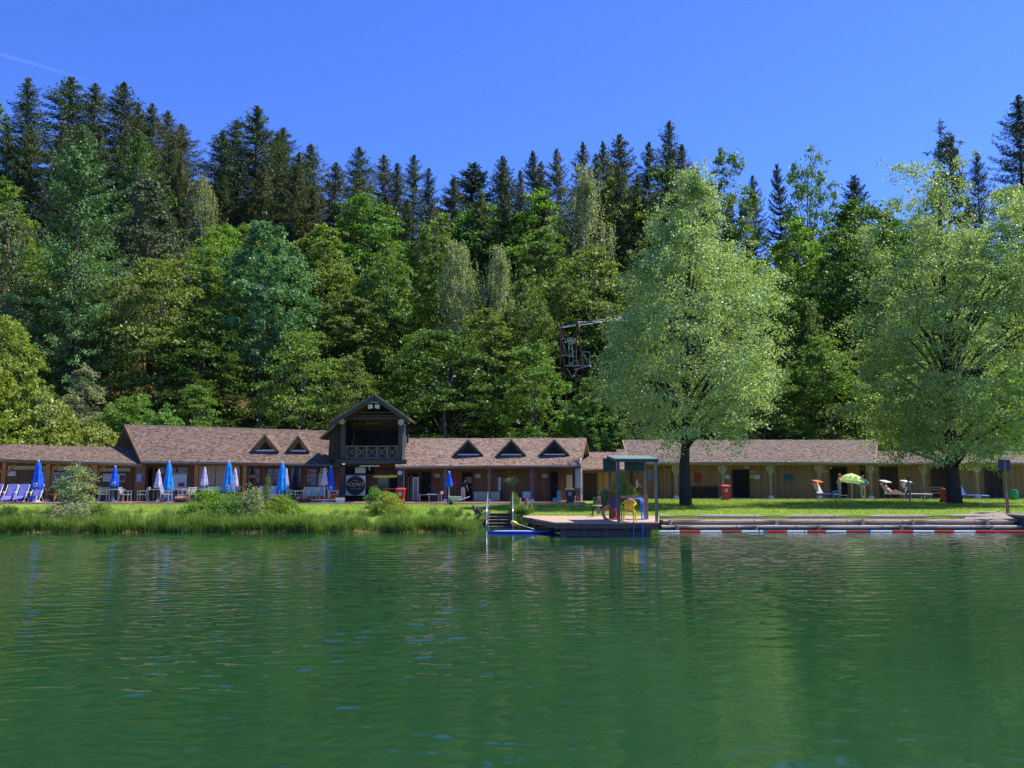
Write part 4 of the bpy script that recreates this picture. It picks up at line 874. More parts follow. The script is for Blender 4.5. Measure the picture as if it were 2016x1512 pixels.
def text_mesh(s, size, m, parent, loc, name='lettering', ext=.006):
    cu = bpy.data.curves.new('txt', 'FONT'); cu.body = s; cu.size = size; cu.align_x = 'CENTER'; cu.align_y = 'CENTER'; cu.extrude = ext
    o = bpy.data.objects.new('txt', cu); COL.objects.link(o); dg = bpy.context.evaluated_depsgraph_get()
    me = bpy.data.meshes.new_from_object(o.evaluated_get(dg)); bpy.data.objects.remove(o); me.transform(Matrix.Rotation(R_(90), 4, 'X'))
    me.materials.clear(); me.materials.append(m); me.name = name; q = bpy.data.objects.new(name, me); COL.objects.link(q)
    q.parent = parent; q.location = Vector(loc)-worldloc(parent); return q
GOLD = mat('gold_paint', (.62, .45, .17), .4, .15)
for i, ch in enumerate('MOCAFE'):
    text_mesh(ch, .30, GOLD, t, (p.x+(i-2.5)*.185, p.y-.03, p.z+.06+(.02 if i % 2 else -.015)))
sq = MB()
for y0, hw2 in ((.30, .16), (-.17, .34)):
    pts = [(p.x+u*hw2, p.y-.028, p.z+y0+.022*math.sin(u*17)+.01*math.sin(u*41)) for u in np.linspace(-1, 1, 26)]; sq.tube(pts, .008, 4)
sq.build('script_line', GOLD, t)
WT2 = Wall((xl, TY+.3), (xr_, TY+.3))
small_sign(WT2, 699.5, 920.5, 719.5, 931.5, CREAM, 'cream notice board with text above the round cafe sign', None, 4, off=.0, name='notice_board')
t = thing('strip_light', 'white strip lamp hanging under the balcony', 'lamp', W(727, 917.5, TY+.1)); a = W(708, 917.5, TY+.1); b = W(747, 917.5, TY+.1); MB().bar(a, b, .1, .06).build('tube', WHITE, t)
MB().box((a.x+b.x)/2-.04, (a.x+b.x)/2+.04, TY+.08, TY+.12, a.z-.25, a.z-.035).build('stem', GUT, t)
t = thing('tiled_awning', 'small red tiled awning over the yellow kayak under the balcony', 'awning', W(756, 937, TY+.9)); a = W(737, 937, TY+.3); b = W(776, 937, TY+.3); c = W(776, 921, TY+1.15); d_ = W(737, 921, TY+1.15)
MB().slab(a, b, c, d_, .05).build('tiles', shingle('red_tiles', (.50, .17, .10), (.34, .10, .06), (.4, .2, .15)), t); MB().bar(a+Vector((0, .02, -.08)), b+Vector((0, .02, -.08)), .05, .08).build('front_beam', TIM_BR, t)
t = thing('kayak', 'yellow kayak hung level below the red tiled awning', 'kayak', W(758, 938, TY)); a = W(732, 938.5, TY-.05); b = W(786, 937.5, TY-.05); mb = MB()
L = b-a; mb.tube([a, a+L*.12, a+L*.35, a+L*.65, a+L*.88, b], [.01, .07, .10, .105, .085, .01], 10); hu = mb.build('hull', YEL, t, smooth=True)
MB().sph(a+L*.5+Vector((0, -.02, .085)), .3, .08, .04).build('cockpit', BLACK, hu)
for px, py, sgn in ((674, 829, 1), (789, 831, -1)):
    p = W(px, py, TY-.45); t = thing('loudspeaker', 'cream horn loudspeaker at the %s corner of the tower roof' % ('left' if sgn > 0 else 'right'), 'loudspeaker', p, 0, 'horn loudspeakers on the tower')
    d0 = Vector((-.35*sgn, -1, -.1)).normalized(); q = d0.to_track_quat('Z', 'Y').to_matrix().to_4x4()
    MB().lathe([(.03, -.28), (.05, -.18), (.08, -.06), (.17, .06), (.19, .08), (.175, .075), (.06, -.04), (.03, -.05)], p, 16, M=q).build('horn', CREAM, t, smooth=True)
    MB().lathe([(.07, -.4), (.08, -.3), (.05, -.27)], p, 10, M=q).build('driver', GUT, t); MB().bar(p+Vector((0, .1, 0)), p+Vector((0, .45, .05)), .04).build('bracket', GUT, t)
t = thing('floodlight_bar', 'white bar with two floodlights under the tower gable', 'floodlight', W(735, 795, TY-.5)); a = W(724, 791, TY-.5); b = W(748, 793, TY-.5); MB().bar(a, b, .05, .05).build('bar', WHITE, t)
for px in (729, 743):
    p = W(px, 800, TY-.55); m4 = Matrix.Rotation(R_(35), 4, 'X') @ Matrix.Rotation(R_(15 if px < 735 else -20), 4, 'Z'); MB().box(-.13, .13, -.06, .06, -.12, .12, Matrix.Translation(p) @ m4).build('lamp_head', WHITE, t)
    MB().box(-.11, .11, -.068, -.061, -.10, .10, Matrix.Translation(p) @ m4).build('lens', mat('lens_glass', (.5, .58, .62), .15), t)
p = W(787.5, 931, TY-.25); t = thing('dish_lamp', 'round pale dish lamp on the right tower post', 'lamp', p); MB().lathe([(.02, -.04), (.1, -.02), (.155, .03), (.15, .05), (.09, .01), (.02, 0)], p, 18, M=M90).build('dish', mat('dish_grey', (.5, .55, .58), .3), t); MB().sph(p, .04, .04, .04).build('bulb', WHITE, t)
# ------------------------------------------------------------------ small plants
P_('sapling', decid('sapling', 51, 3.2, .95, .15, 95, 62, .085, .26, .16, .03, 'oval', BARKG, droop=.1, nl=40), 3.2, .95)
P_('shrub', decid('shrub', 52, 1.6, 1.2, .02, 110, 95, .085, .30, .2, .03, 'bush', BARKG, droop=.1, nl=14), 1.6, 1.25)
P_('shrub2', decid('shrub2', 53, 1.5, .9, .02, 70, 80, .07, .22, .28, .03, 'bush', BARKG, droop=.0, nl=20), 1.5, .95)
for k, px, top, Y, wd, c, lab, nm, grp in [
 ('sapling', 152, 905, 37.2, 95, 'grey', 'tall airy grey green willow on the bank in front of the snack bar', 'willow_shrub', 'shrubs on the left bank'),
 ('shrub2', 140, 985, 36.2, 120, 'grey', 'low willow growth around the foot of the tall airy willow', 'willow_shrub', 'shrubs on the left bank'),
 ('shrub2', 200, 985, 36.8, 60, 'mid', 'small loose shrub right of the tall airy willow', 'shrub', 'shrubs on the left bank'),
 ('shrub', 18, 992, 35.9, 70, 'deep', 'dark low shrub at the left edge of the bank', 'shrub', 'shrubs on the left bank'),
 ('shrub', 412, 958, 36.6, 100, 'bright', 'bright green bush on the bank in front of the shuttered counter', 'shrub', 'shrubs on the left bank'),
 ('shrub2', 452, 962, 36.2, 80, 'fresh', 'green bush right of the bright bank bush', 'shrub', 'shrubs on the left bank'),
 ('shrub2', 495, 952, 36.4, 75, 'grey', 'grey green willow bush in the middle of the bank bushes', 'willow_shrub', 'shrubs on the left bank'),
 ('shrub', 555, 970, 36.8, 85, 'bright', 'right bush of the bank group beside the mown grass', 'shrub', 'shrubs on the left bank'),
 ('shrub2', 395, 1000, 35.5, 70, 'mid', 'low foliage hanging to the water left of the bank bushes', 'shrub', 'shrubs on the left bank'),
 ('shrub', 530, 1000, 35.6, 90, 'mid', 'low leafy bush hanging to the water below the willow bush', 'shrub', 'shrubs on the left bank'),
 ('sapling', 739, 953, 39.2, 42, 'fresh', 'small upright bush in front of the cafe sign', 'shrub', 'shrubs in front of the tower'),
 ('shrub', 765, 988, 38.4, 62, 'yellow', 'low yellow green bush in front of the tower', 'shrub', 'shrubs in front of the tower'),
 ('sapling', 524, 928, 37.2, 22, 'mid', 'thin young shoot rising above the bank bushes', 'shrub', 'shrubs on the left bank'),
 ('sapling', 1219, 922, 46.0, 48, 'hay', 'tall pale green shrub behind the dock shelter', 'shrub', 'shrubs behind the dock shelter'),
 ('shrub', 1243, 956, 46.4, 42, 'hay', 'low pale shrub right of the tall shrub behind the shelter', 'shrub', 'shrubs behind the dock shelter'),
 ('shrub2', 1192, 968, 46.2, 40, 'grey', 'small pale shrub left of the tall shrub behind the shelter', 'shrub', 'shrubs behind the dock shelter'),
 ('shrub2', 1012, 1002, 38.9, 22, 'fresh', 'small leafy plant beside the right handrail of the steps', 'shrub', 'shrubs in front of the tower')]:
    place(k, px, top, Y, wd, c, lab, nm, 'shrub', grp)
# leafy young tree in front of the changing rooms
z0 = .6; Yq = 46.5; xq = GX(1008, Yq, 1); t = thing('young_tree', 'young tree with a thin trunk and a small sunlit crown before the changing rooms', 'tree', (xq, Yq, z0))
zt_ = W(1008, 940, Yq).z; MB().tube([(xq, Yq, z0), (xq+.03, Yq, z0+.6), (xq-.02, Yq, zt_-.2)], [.03, .025, .012], 6).build('trunk', BARKG, t)
g = np.random.default_rng(3); C = g.normal(size=(420, 3))*np.array([.17, .15, .11])+np.array([0, 0, zt_-.22-z0])
o = bpy.data.objects.new('crown', npmesh('young_crown', leaves(C, .09, np.tile([0, 0, .7], (420, 1))), 4, LEAF)); COL.objects.link(o); o.parent = t; o.color = (.2, .27, .1, 1)

# ------------------------------------------------------------------ grass and sedge
def blades(P, L, lean, width, g):
    """bent blades, three quads each -> (n*3,4,3)"""
    n = len(P); az = g.uniform(0, 6.283, n); d = np.stack([np.cos(az), np.sin(az), np.zeros(n)], 1); s = np.stack([-np.sin(az), np.cos(az), np.zeros(n)], 1)
    lean = lean[:, None]; L = L[:, None]; up = np.array([0, 0, 1.]); out = []
    cen = [P+d*lean*L*(u**2)+up*L*(u-.55*lean*u**2.4) for u in (0, .35, .7, 1.0)]; ws = [width, width*.85, width*.55, width*.06]
    for i in range(3): out.append(np.stack([cen[i]-s*ws[i], cen[i]+s*ws[i], cen[i+1]+s*ws[i+1], cen[i+1]-s*ws[i+1]], 1))
    return np.stack(out, 1).reshape(-1, 4, 3)
def stuff(name, V, m, col, label, cat='grass'):
    o = bpy.data.objects.new(name, npmesh(name, V, 4, m)); COL.objects.link(o); o.color = col+(1,); tag(o, label, cat, kind='stuff'); return o
g = np.random.default_rng(21); VV = []
def tufts(x0, x1, y0, y1, n, Lr, per, hh=1):
    for _ in range(n):
        x = g.uniform(x0, x1); y = g.uniform(y0, y1); z = ground(x, y)
        if z < -.05: z = -.05
        L = g.uniform(*Lr); k = int(per*g.uniform(.6, 1.3)); hh_ = hh; P = np.stack([x+g.normal(size=k)*.09*hh, y+g.normal(size=k)*.09*hh, np.full(k, z)], 1)
        VV.append(blades(P, L*g.uniform(.5, 1.1, k), g.uniform(.1, .95, k), .0085, g))
tufts(-24, -1.7, 34.1, 35.0, 130, (.7, 1.15), 190, 1.7); tufts(-24, -1.7, 35.2, 36.6, 120, (.5, .95), 150, 1.8); tufts(-24, -1.7, 35.2, 37.2, 160, (.3, .55), 45); tufts(-24, -1.7, 36.5, 38.5, 230, (.2, .5), 40)
tufts(-1.9, -1.5, 37.3, 38.9, 14, (.35, .6), 45); tufts(.05, .9, 36.6, 38.6, 20, (.4, .65), 50); tufts(-1.3, .9, 38.9, 39.6, 12, (.1, .2), 30)
stuff('sedge', np.concatenate(VV), GRASSM, (.125, .21, .045), 'long sedge grass overhanging the left bank'); VV = []
tufts(-24, -1.7, 33.9, 34.6, 240, (.12, .3), 26)
stuff('dry_sedge', np.concatenate(VV), GRASSM, (.42, .29, .17), 'dry brown grass stubble at the waterline of the left bank')
def lawn(n, x0, x1, y0, y1, L, w):
    x = g.uniform(x0, x1, n); y = g.uniform(y0, y1, n); z = np.array([ground(a, b) for a, b in zip(x, y)]); k = (z > .45)
    P = np.stack([x, y, z-.01], 1)[k]; return blades(P, L*g.uniform(.4, 1.3, len(P)), g.uniform(0, .8, len(P)), w, g)
LV = np.concatenate([lawn(60000, -26, 28, 37.4, 48, .075, .012), lawn(36000, 5, 36, 48, 56.8, .08, .014)])
stuff('lawn_grass', LV, GRASSM, (.25, .32, .055), 'short sunlit lawn grass')

# ------------------------------------------------------------------ shore: steps, posts, logs, rope, dock
METAL = mat('steel', (.55, .55, .56), .3, .15, 5, .8); DECK = plank('deck_boards', (.44, .31, .22), .14, var=.2); LOGM = mat('weathered_log', (.46, .37, .29), .9, .45, 4, sc=(.6, 4, 4), bmp=.02)
LOGD = mat('wet_timber', (.09, .085, .07), .7, .4, 3); POSTM = mat('round_post', (.36, .21, .12), .85, .4, 4, sc=(4, 4, .5))
t = thing('bank_steps', 'grey wooden steps with metal handrails going down into the water', 'steps', (GX(985, 38, 0), 38.2, -.1))
xa = GX(963, 37.8, .3); xb = GX(1005, 37.8, .3)
for i in range(6):
    y = 39.3-i*.42; z = .54-i*.125; MB().box(xa, xb, y-.30, y, z-.05, z).build('tread', TIM_GR, t)
for x in (xa-.03, xb+.03): MB().bar((x, 39.3, .42), (x, 36.9, -.32), .06, .2).build('stringer', TIM_GR, t)
for x in (xa-.1, xb+.1):
    MB().tube([(x, 37.0, -.5), (x, 37.0, .62), (x, 37.2, .80), (x, 39.1, 1.50), (x, 39.35, 1.46), (x, 39.4, 1.3), (x, 39.4, .5)], .027, 8).build('handrail', METAL, t, smooth=True)
    MB().tube([(x, 37.0, .1), (x, 39.4, .95)], .02, 6).build('handrail', METAL, t)
for px, py, Y, w_, lb in ((1021, 980, 39.2, 4.8, 'left of two round wooden posts beside the steps'), (1036, 981, 37.8, 4.2, 'right of two round wooden posts, at the corner of the dock')):
    p = W(px, py, Y); t = thing('wooden_post', lb, 'post', (p.x, Y, -.8), 0, 'round posts beside the steps'); r = w_/F*Y; MB().tube([(p.x, Y, -.8), (p.x, Y, .6), (p.x+.01, Y, p.z-.04)], [r, r*.97, r*.93], 14).build('shaft', POSTM, t); MB().tube([(p.x+.01, Y, p.z-.045), (p.x+.01, Y, p.z)], [r*.96, r*.82], 14).build('cap', TIM_PALE, t)
rr = random.Random(9)
t = thing('tree_stump', 'grey weathered stump on the bank left of the steps', 'stump', W(940, 1010, 38.5)); mb = MB(); b0 = Vector((GX(940, 38.5, .6), 38.5, .5))
for dx, L, r in ((-.12, .42, .09), (.02, .33, .11), (.16, .28, .08)): mb.tube([b0+Vector((dx*.5, 0, 0)), b0+Vector((dx*1.2, 0, L*.6)), b0+Vector((dx*1.6, .02, L))], [r, r*.9, r*.75], 9)
mb.build('stems', TIM_GR, t)
t = thing('log_bank', 'stepped bank wall of weathered round logs and short posts along the lawn', 'retaining wall', (12, 36.6, 0))
for row, (y, z, r) in enumerate(((36.0, .10, .085), (36.5, .31, .085), (37.05, .50, .075))):
    x = 6.55 if row else 6.4
    while x < 21.8:
        L = rr.uniform(2.4, 4.2); x1_ = min(x+L, 21.9); j = rr.uniform(-.025, .025)
        MB().tube([(x+.02, y, z), ((x+x1_)/2, y+j, z+rr.uniform(-.02, .02)), (x1_-.02, y, z)], [r*rr.uniform(.9, 1.1), r, r*rr.uniform(.85, 1.05)], 9).build('log', LOGM, t)
        if row < 2:
            px_ = x+rr.uniform(.3, 1); MB().tube([(px_, y-.14, -.6), (px_, y-.14, z+.06+rr.uniform(0, .05))], .075, 9).build('post', LOGM, t)
        x = x1_
SAND = mat('sandy_fill', (.26, .21, .155), .95, .3, 6); tag(MB().box(6.5, 22.0, 36.02, 36.49, -.5, .16).build('shore_fill', SAND), None, None, kind='structure'); tag(MB().box(6.5, 21.9, 36.5, 37.2, -.5, .37).build('shore_fill', SAND), None, None, kind='structure')
t = thing('concrete_jetty', 'dark jetty wall at the right edge of the log bank', 'jetty', (23, 36, 0)); MB().box(22.05, 27, 35.4, 38.6, -.8, .50).build('wall', LOGD, t); MB().box(21.95, 27, 35.3, 38.7, .505, .60).build('coping', TIM_GR, t)
for i in range(5): MB().box(22.2+i, 22.34+i, 35.32, 35.39, -.5, .5).build('pile', TIM_DK, t)
MB().add([(19.8, 36.7, .40), (22.0, 36.4, .44), (22.0, 37.8, .70), (20.6, 37.6, .66), (19.8, 36.7, .3), (22.0, 36.4, .3), (22.0, 37.8, .3), (20.6, 37.6, .3)], [(0, 1, 2, 3), (7, 6, 5, 4), (0, 4, 5, 1), (1, 5, 6, 2), (2, 6, 7, 3), (3, 7, 4, 0)]).build('ramp', SAND, t)
# lane rope
t = thing('lane_rope', 'floating lane rope of red and white floats in front of the log bank', 'lane rope', (12, 34.4, .02))
REDF = mat('float_red', (.62, .04, .04), .4, .1); WHF = mat('float_white', (.80, .80, .78), .4, .05); BLF = mat('float_blue', (.03, .16, .55), .4, .1)
x9 = GX(2050, 34.4, 0); MB().tube([(6.0, 34.4, .035), (x9, 34.4, .035)], .012, 5).build('cable', WHITE, t)
for a, b, m in ((1297,1338,WHF),(1338,1378,REDF),(1379,1420,WHF),(1421,1459,REDF),(1460,1493,WHF),(1496,1502,WHF),(1503,1508,BLF),(1509,1549,REDF),(1550,1583,WHF),(1585,1589,WHF),(1590,1625,REDF),(1626,1666,WHF),(1667,1707,REDF),(1708,1713,BLF),(1714,1756,WHF),(1757,1797,REDF),(1798,1839,WHF),(1840,1877,REDF),(1878,1920,WHF),(1921,1963,REDF),(1964,2016,REDF),(2017,2050,WHF)):
    x0 = GX(a, 34.4, 0); x1_ = GX(b, 34.4, 0); prof = []; n = max(2, int((x1_-x0)/.065)); s = (x1_-x0)/n
    for i in range(n): prof += [(.02, i*s), (.044, i*s+s*.2), (.044, i*s+s*.75), (.02, i*s+s*.95)]
    MB().lathe(prof, (x0, 34.4, .03), 8, M=Matrix.Rotation(R_(90), 3, 'Y').to_4x4()).build('float_row', m, t)
# dock
dz = .54; d0 = GP(1030, 1017, dz); d1 = GP(1092, 1028.5, dz); d2 = GP(1298, 1028.5, dz); d3 = Vector((GX(1297, 36.9, dz), 36.9, dz))
t = thing('dock', 'wooden bathing dock with a slanted left edge standing on piles', 'dock', (d1.x+2, 34, 0))
poly = [d0, Vector((d1.x, d1.y, dz)), Vector((d2.x, d1.y, dz)), d3, Vector((d0.x, 36.9, dz))]
MB().prism(poly, (0, 0, -.06)).build('deck', DECK, t)
ft = MB(); yF = d1.y; dn = Vector((0, 0, -.15)); ft.box(d1.x+.05, d2.x-.03, yF+.03, yF+.11, dz-.24, dz-.062); ft.bar(d0+dn+Vector((.03, -.02, 0)), d1+dn+Vector((.04, .04, 0)), .07, .17); ft.box(d2.x-.1, d2.x-.03, yF+.12, 36.8, dz-.24, dz-.062); ft.build('fascia', TIM_BR, t)
ft = MB(); ft.box(d1.x+.3, d2.x-.35, yF+.35, yF+.6, -.02, .20); ft.box(d1.x+.32, d2.x-.37, yF+.33, yF+.40, .205, .24); ft.build('lower_beam', TIM_GR, t)
for k in range(5):
    x = lerp(d1.x+.35, d2.x-.4, k/4)
    MB().box(x-.11, x+.11, yF+.3, yF+.5, -1.2, dz-.242).build('pile', TIM_GR, t)
for x, y in ((d0.x+.3, 36.0), (d0.x+1.2, 35.0)): MB().tube([(x, y, -1), (x, y, dz-.07)], .09, 8).build('pile', TIM_DK, t)
MB().tube([(d2.x-1.0, yF-.06, -.5), (d2.x-1.0, yF-.06, dz+.02)], .025, 6).build('ladder_rail', BLF, t); MB().tube([(d2.x-.65, yF-.06, -.5), (d2.x-.65, yF-.06, dz+.02)], .025, 6).build('ladder_rail', BLF, t)
# shelter
Yf = yF+.2; Yb = Yf+1.9; t = thing('dock_shelter', 'small open shelter with a green sheet roof and four wooden posts on the dock', 'shelter', (GX(1250, 33, dz), 33, dz))
xs_ = [(GX(1218, Yf, 1), Yf, 902, TIM_GR), (GX(1292.5, Yf, 1), Yf, 904, TIM_PALE), (GX(1201.5, Yb, 1), Yb, 899, TIM_BR), (GX(1271, Yb, 1), Yb, 899, POSTM)]
zz_ = W(1250, 903, Yf).z; zb_ = W(1240, 896.5, Yb).z
for x, y, py, m in xs_: MB().box(x-.055, x+.055, y-.05, y+.05, dz, (zz_ if y == Yf else zb_)-.1).build('post', m, t)
fL = Vector((xs_[0][0]-.12, Yf-.15, zz_)); fR = Vector((xs_[1][0]+.1, Yf-.15, zz_)); bL = Vector((xs_[2][0]-.1, Yb+.15, zb_)); bR = Vector((xs_[3][0]+.1, Yb+.15, zb_))
MB().slab(fL, fR, bR, bL, .035).build('roof_sheet', mat('green_sheet', (.22, .29, .28), .3, .3, 2), t); o = Vector((0, 0, -.08)); b = MB(); b.bar(fL+o+Vector((0, .12, 0)), fR+o+Vector((0, .12, 0)), .06, .1); b.bar(bL+o, bR+o, .06, .1); b.bar(fL+o+Vector((.08, .16, 0)), bL+o+Vector((.08, -.05, 0)), .06, .1); b.bar(fR+o+Vector((-.08, .16, 0)), bR+o+Vector((-.08, -.05, 0)), .06, .1); b.build('roof_frame', TIM_GR, t)
DG = mat('green_panel', (.035, .075, .06), .5, .2, 2); WS = Wall((xs_[2][0], Yb), (xs_[3][0], Yb)); WS.rect(MB(), 1187, 902, 1213, 927, .05, .02).build('side_panel', DG, t); WS.rect(MB(), 1229, 904.5, 1268, 927, .05, .02).build('back_panel', DG, t)
b = MB(); WS.rect(b, 1222, 976, 1276, 981.5, .07, .05); WS.rect(b, 1270, 981.6, 1276, 1024, .071, .05, dz); b.build('hand_rail', POSTM, t); WS.rect(MB(), 1201, 976, 1214, 1022, .07, .12, dz).build('rail_post', TIM_BR, t)
WS.rect(MB(), 1204, 977, 1211, 1002, .20, .03).build('notice', mat('navy_notice', (.03, .05, .16), .4, .5, 8), t, 'narrow navy notice'); WS.rect(MB(), 1211.5, 1001, 1216.5, 1022, .07, .08, dz).build('rail_post', TIM_PALE, t)
def at(px, Y, z): return Vector((GX(px, Y, z), Y, z))
# yellow chair
YP = mat('yellow_plastic', (.85, .55, .02), .35, .08); BLU = mat('blue_tube', (.03, .20, .68), .35, .15)
def plastic_chair(loc, rz):
    t = thing('garden_chair', 'bright yellow plastic armchair under the dock shelter', 'chair', loc, rz)
    for sx in (-1, 1):
        for sy in (-1, 1): MB().bar((sx*.25, sy*.22+.02, 0), (sx*.21, sy*.19, .42 if sy > 0 else .62), .05, .06).build('leg', YP, t, local=True)
    MB().prism([(-.24, -.25, .42), (.24, -.25, .42), (.22, .2, .40), (-.22, .2, .40)], (0, 0, .03)).build('seat', YP, t, local=True)
    arc = [(.27*math.cos(a)*1.02, .02+.26*math.sin(a), .68+.17*max(0, math.sin(a))**1.5) for a in np.linspace(-.35, math.pi+.35, 15)]
    arc = [(.27, -.24, .62)]+arc+[(-.27, -.24, .62)]; MB().tube(arc, .026, 6).build('arm_rim', YP, t, local=True)
    b = MB()
    for i in range(7):
        a = math.pi*(.22+.56*i/6); b.bar((.19*math.cos(a), .02+.19*math.sin(a), .43), (.27*math.cos(a), .02+.26*math.sin(a), .68+.17*math.sin(a)**1.5), .05, .018)
    b.build('backrest', YP, t, local=True); return t
c = at(1238, Yf+.25, dz); plastic_chair(c, R_(-20))
t = thing('ladder_frame', 'bright blue tubular frame standing behind the yellow chair', 'frame', at(1250, Yb-.35, dz)); y = Yb-.35
def P2(px, py): return W(px, py, y)
f1 = [P2(1227, 1024), P2(1236, 984), P2(1240, 982), P2(1262, 982), P2(1265, 985), P2(1270, 1024)]; MB().tube(f1, .03, 8).build('side_tube', BLU, t, smooth=True)
f2 = [P2(1259, 985)+Vector((0, -.3, -.02)), P2(1262, 1023)+Vector((0, -.3, 0))]; b = MB(); b.tube(f2, .028, 8); b.tube([P2(1227, 1022), P2(1270, 1022)], .025, 8); b.tube([P2(1262, 1002)+Vector((0, -.15, 0)), P2(1268, 1002)], .022, 6); b.tube([P2(1262, 1008)+Vector((0, -.3, 0)), P2(1259, 985)+Vector((0, -.3, -.02)), P2(1262, 982)], .025, 7); b.build('cross_tubes', BLU, t)
# lifebuoy
p = W(1201, 1011, Yb-.25); t = thing('lifebuoy', 'orange red lifebuoy ring leaning on the dock rail post', 'lifebuoy', (p.x, p.y, dz)); R0 = .27
b = MB(); b.tube([p+Vector((R0*math.cos(a), .12*math.sin(a)+.02, R0*math.sin(a))) for a in np.linspace(0, 2*math.pi, 25)], .055, 10, cap=False); b.build('ring', mat('buoy_orange', (.80, .09, .03), .4, .1), t, smooth=True)
for a in (.6, 2.2, 3.8, 5.4): q = p+Vector((R0*math.cos(a), .12*math.sin(a)+.02, R0*math.sin(a))); tt = Vector((-math.sin(a), .12*math.cos(a), math.cos(a)))*.035; MB().tube([q-tt, q+tt], .06, 10).build('band', WHITE, t)
MB().tube([p+Vector((.33*math.cos(a), .14*math.sin(a)-.01, .33*math.sin(a)+.015*math.cos(4*a))) for a in np.linspace(0, 2*math.pi, 33)], .009, 4, cap=False).build('grab_line', WHITE, t)
# ornate little iron chair
c = at(1176, 36.4, dz); t = thing('iron_chair', 'dark iron cafe chair with curled back on the dock', 'chair', c, 0); IR = mat('iron', (.03, .035, .03), .5); b = MB()
for dx, dy in ((-.18, -.18), (.18, -.18), (-.18, .18), (.18, .18)): MB().tube([(dx*1.25, dy*1.2, 0), (dx*.9, dy*.9, .44)], .018, 5).build('leg', IR, t, local=True)
MB().lathe([(.2, .44), (.22, .46), (.2, .48)], n=16).build('seat', TIM_PALE, t, local=True)
for k in (0, 1, 2): b.tube([(-.05*k+.05+.14*math.cos(a)*(1-.25*k), .19, .64+.16*math.sin(a)*(1-.25*k)) for a in np.linspace(-.6, 3.7, 13)], .013, 5)
b.tube([(-.14, .19, .46), (-.13, .19, .62)], .013, 5); b.tube([(.14, .19, .46), (.13, .19, .62)], .013, 5); b.build('backrest', IR, t, local=True)
# log posts behind dock, green box
p = W(1178.5, 978, 37.6); t = thing('wooden_post', 'thick grey post with a green board on its left side behind the dock', 'post', (p.x, 37.6, .5)); MB().tube([(p.x, 37.6, .4), (p.x, 37.6, p.z)], .085, 12).build('shaft', TIM_PALE, t); q = W(1170, 979, 37.6); MB().box(q.x-.06, q.x+.08, 37.5, 37.56, 1.0, q.z).build('side_board', mat('green_board', (.02, .22, .08), .4), t)
# paddle board
t = thing('paddle_board', 'blue paddle board floating beside the dock', 'paddle board', at(1036, 33.9, 0)); L = 1.55; n = 22
pr = [(-L+2*L*i/n) for i in range(n+1)]; hull = []
wd = lambda u: .30*max(.03, (1-abs(u)**3.2))**.7*(1 if u < 0 else 1-.25*u); vs = []; fs = []
for x in pr:
    w_ = wd(x/L); r_ = .14*max(0, x/L)**3; vs += [(x, -w_, .08+r_), (x, w_, .08+r_), (x, w_*1.05, .02+r_), (x, w_*.8, -.03+r_), (x, -w_*.8, -.03+r_), (x, -w_*1.05, .02+r_)]
for i in range(n):
    for k in range(6): fs.append((i*6+k, i*6+(k+1) % 6, (i+1)*6+(k+1) % 6, (i+1)*6+k))
fs += [tuple(range(6)), tuple(range(n*6+5, n*6-1, -1))]
hb = MB().add(vs, fs).build('hull', mat('board_blue', (.035, .045, .42), .3, .1), t, local=True); MB().prism([(x, wd(x/L)*.8, .082) for x in np.linspace(-1.3, .4, 8)]+[(x, -wd(x/L)*.8, .082) for x in np.linspace(.4, -1.3, 8)], (0, 0, .012)).build('deck_pad', mat('board_light', (.32, .36, .72), .5), t, local=True)
a = W(1017, 1031, 33.7); b_ = W(1054, 1042.5, 33.9); t = thing('paddle', 'paddle with a yellow blade lying across the blue board', 'paddle', b_); MB().tube([a, b_], .016, 6).build('shaft', WHITE, t)
dr = (a-b_).normalized(); MB().tube([a-dr*.1, a+dr*.02, a+dr*.16, a+dr*.26], [.02, .07, .085, .03], 8).build('blade', YEL, t, smooth=True); MB().bar(b_+Vector((0, -.06, 0)), b_+Vector((0, .06, 0)), .03).build('grip', BLACK, t)
# sign post on the right
t = thing('sign_post', 'tall leaning post with a dark square board at the right end of the log bank', 'sign', at(1984, 37.9, .5)); a = W(1984.5, 1010, 37.9); b_ = W(1976, 903, 37.9); MB().tube([a-Vector((0, 0, .2)), a.lerp(b_, .35)], [.085, .06], 9).build('lower_post', POSTM, t); MB().tube([a.lerp(b_, .3)+Vector((0, -.06, 0)), b_+Vector((0, -.06, 0))], [.03, .025], 8).build('pole', TIM_PALE, t)
b = MB(); e0 = W(1966, 927, 37.95); e1 = W(1988, 905, 37.95); b.box(e0.x, e1.x, 37.93, 37.96, e0.z, e1.z); b.build('board', mat('dark_board', (.05, .07, .09), .5, .2), t)

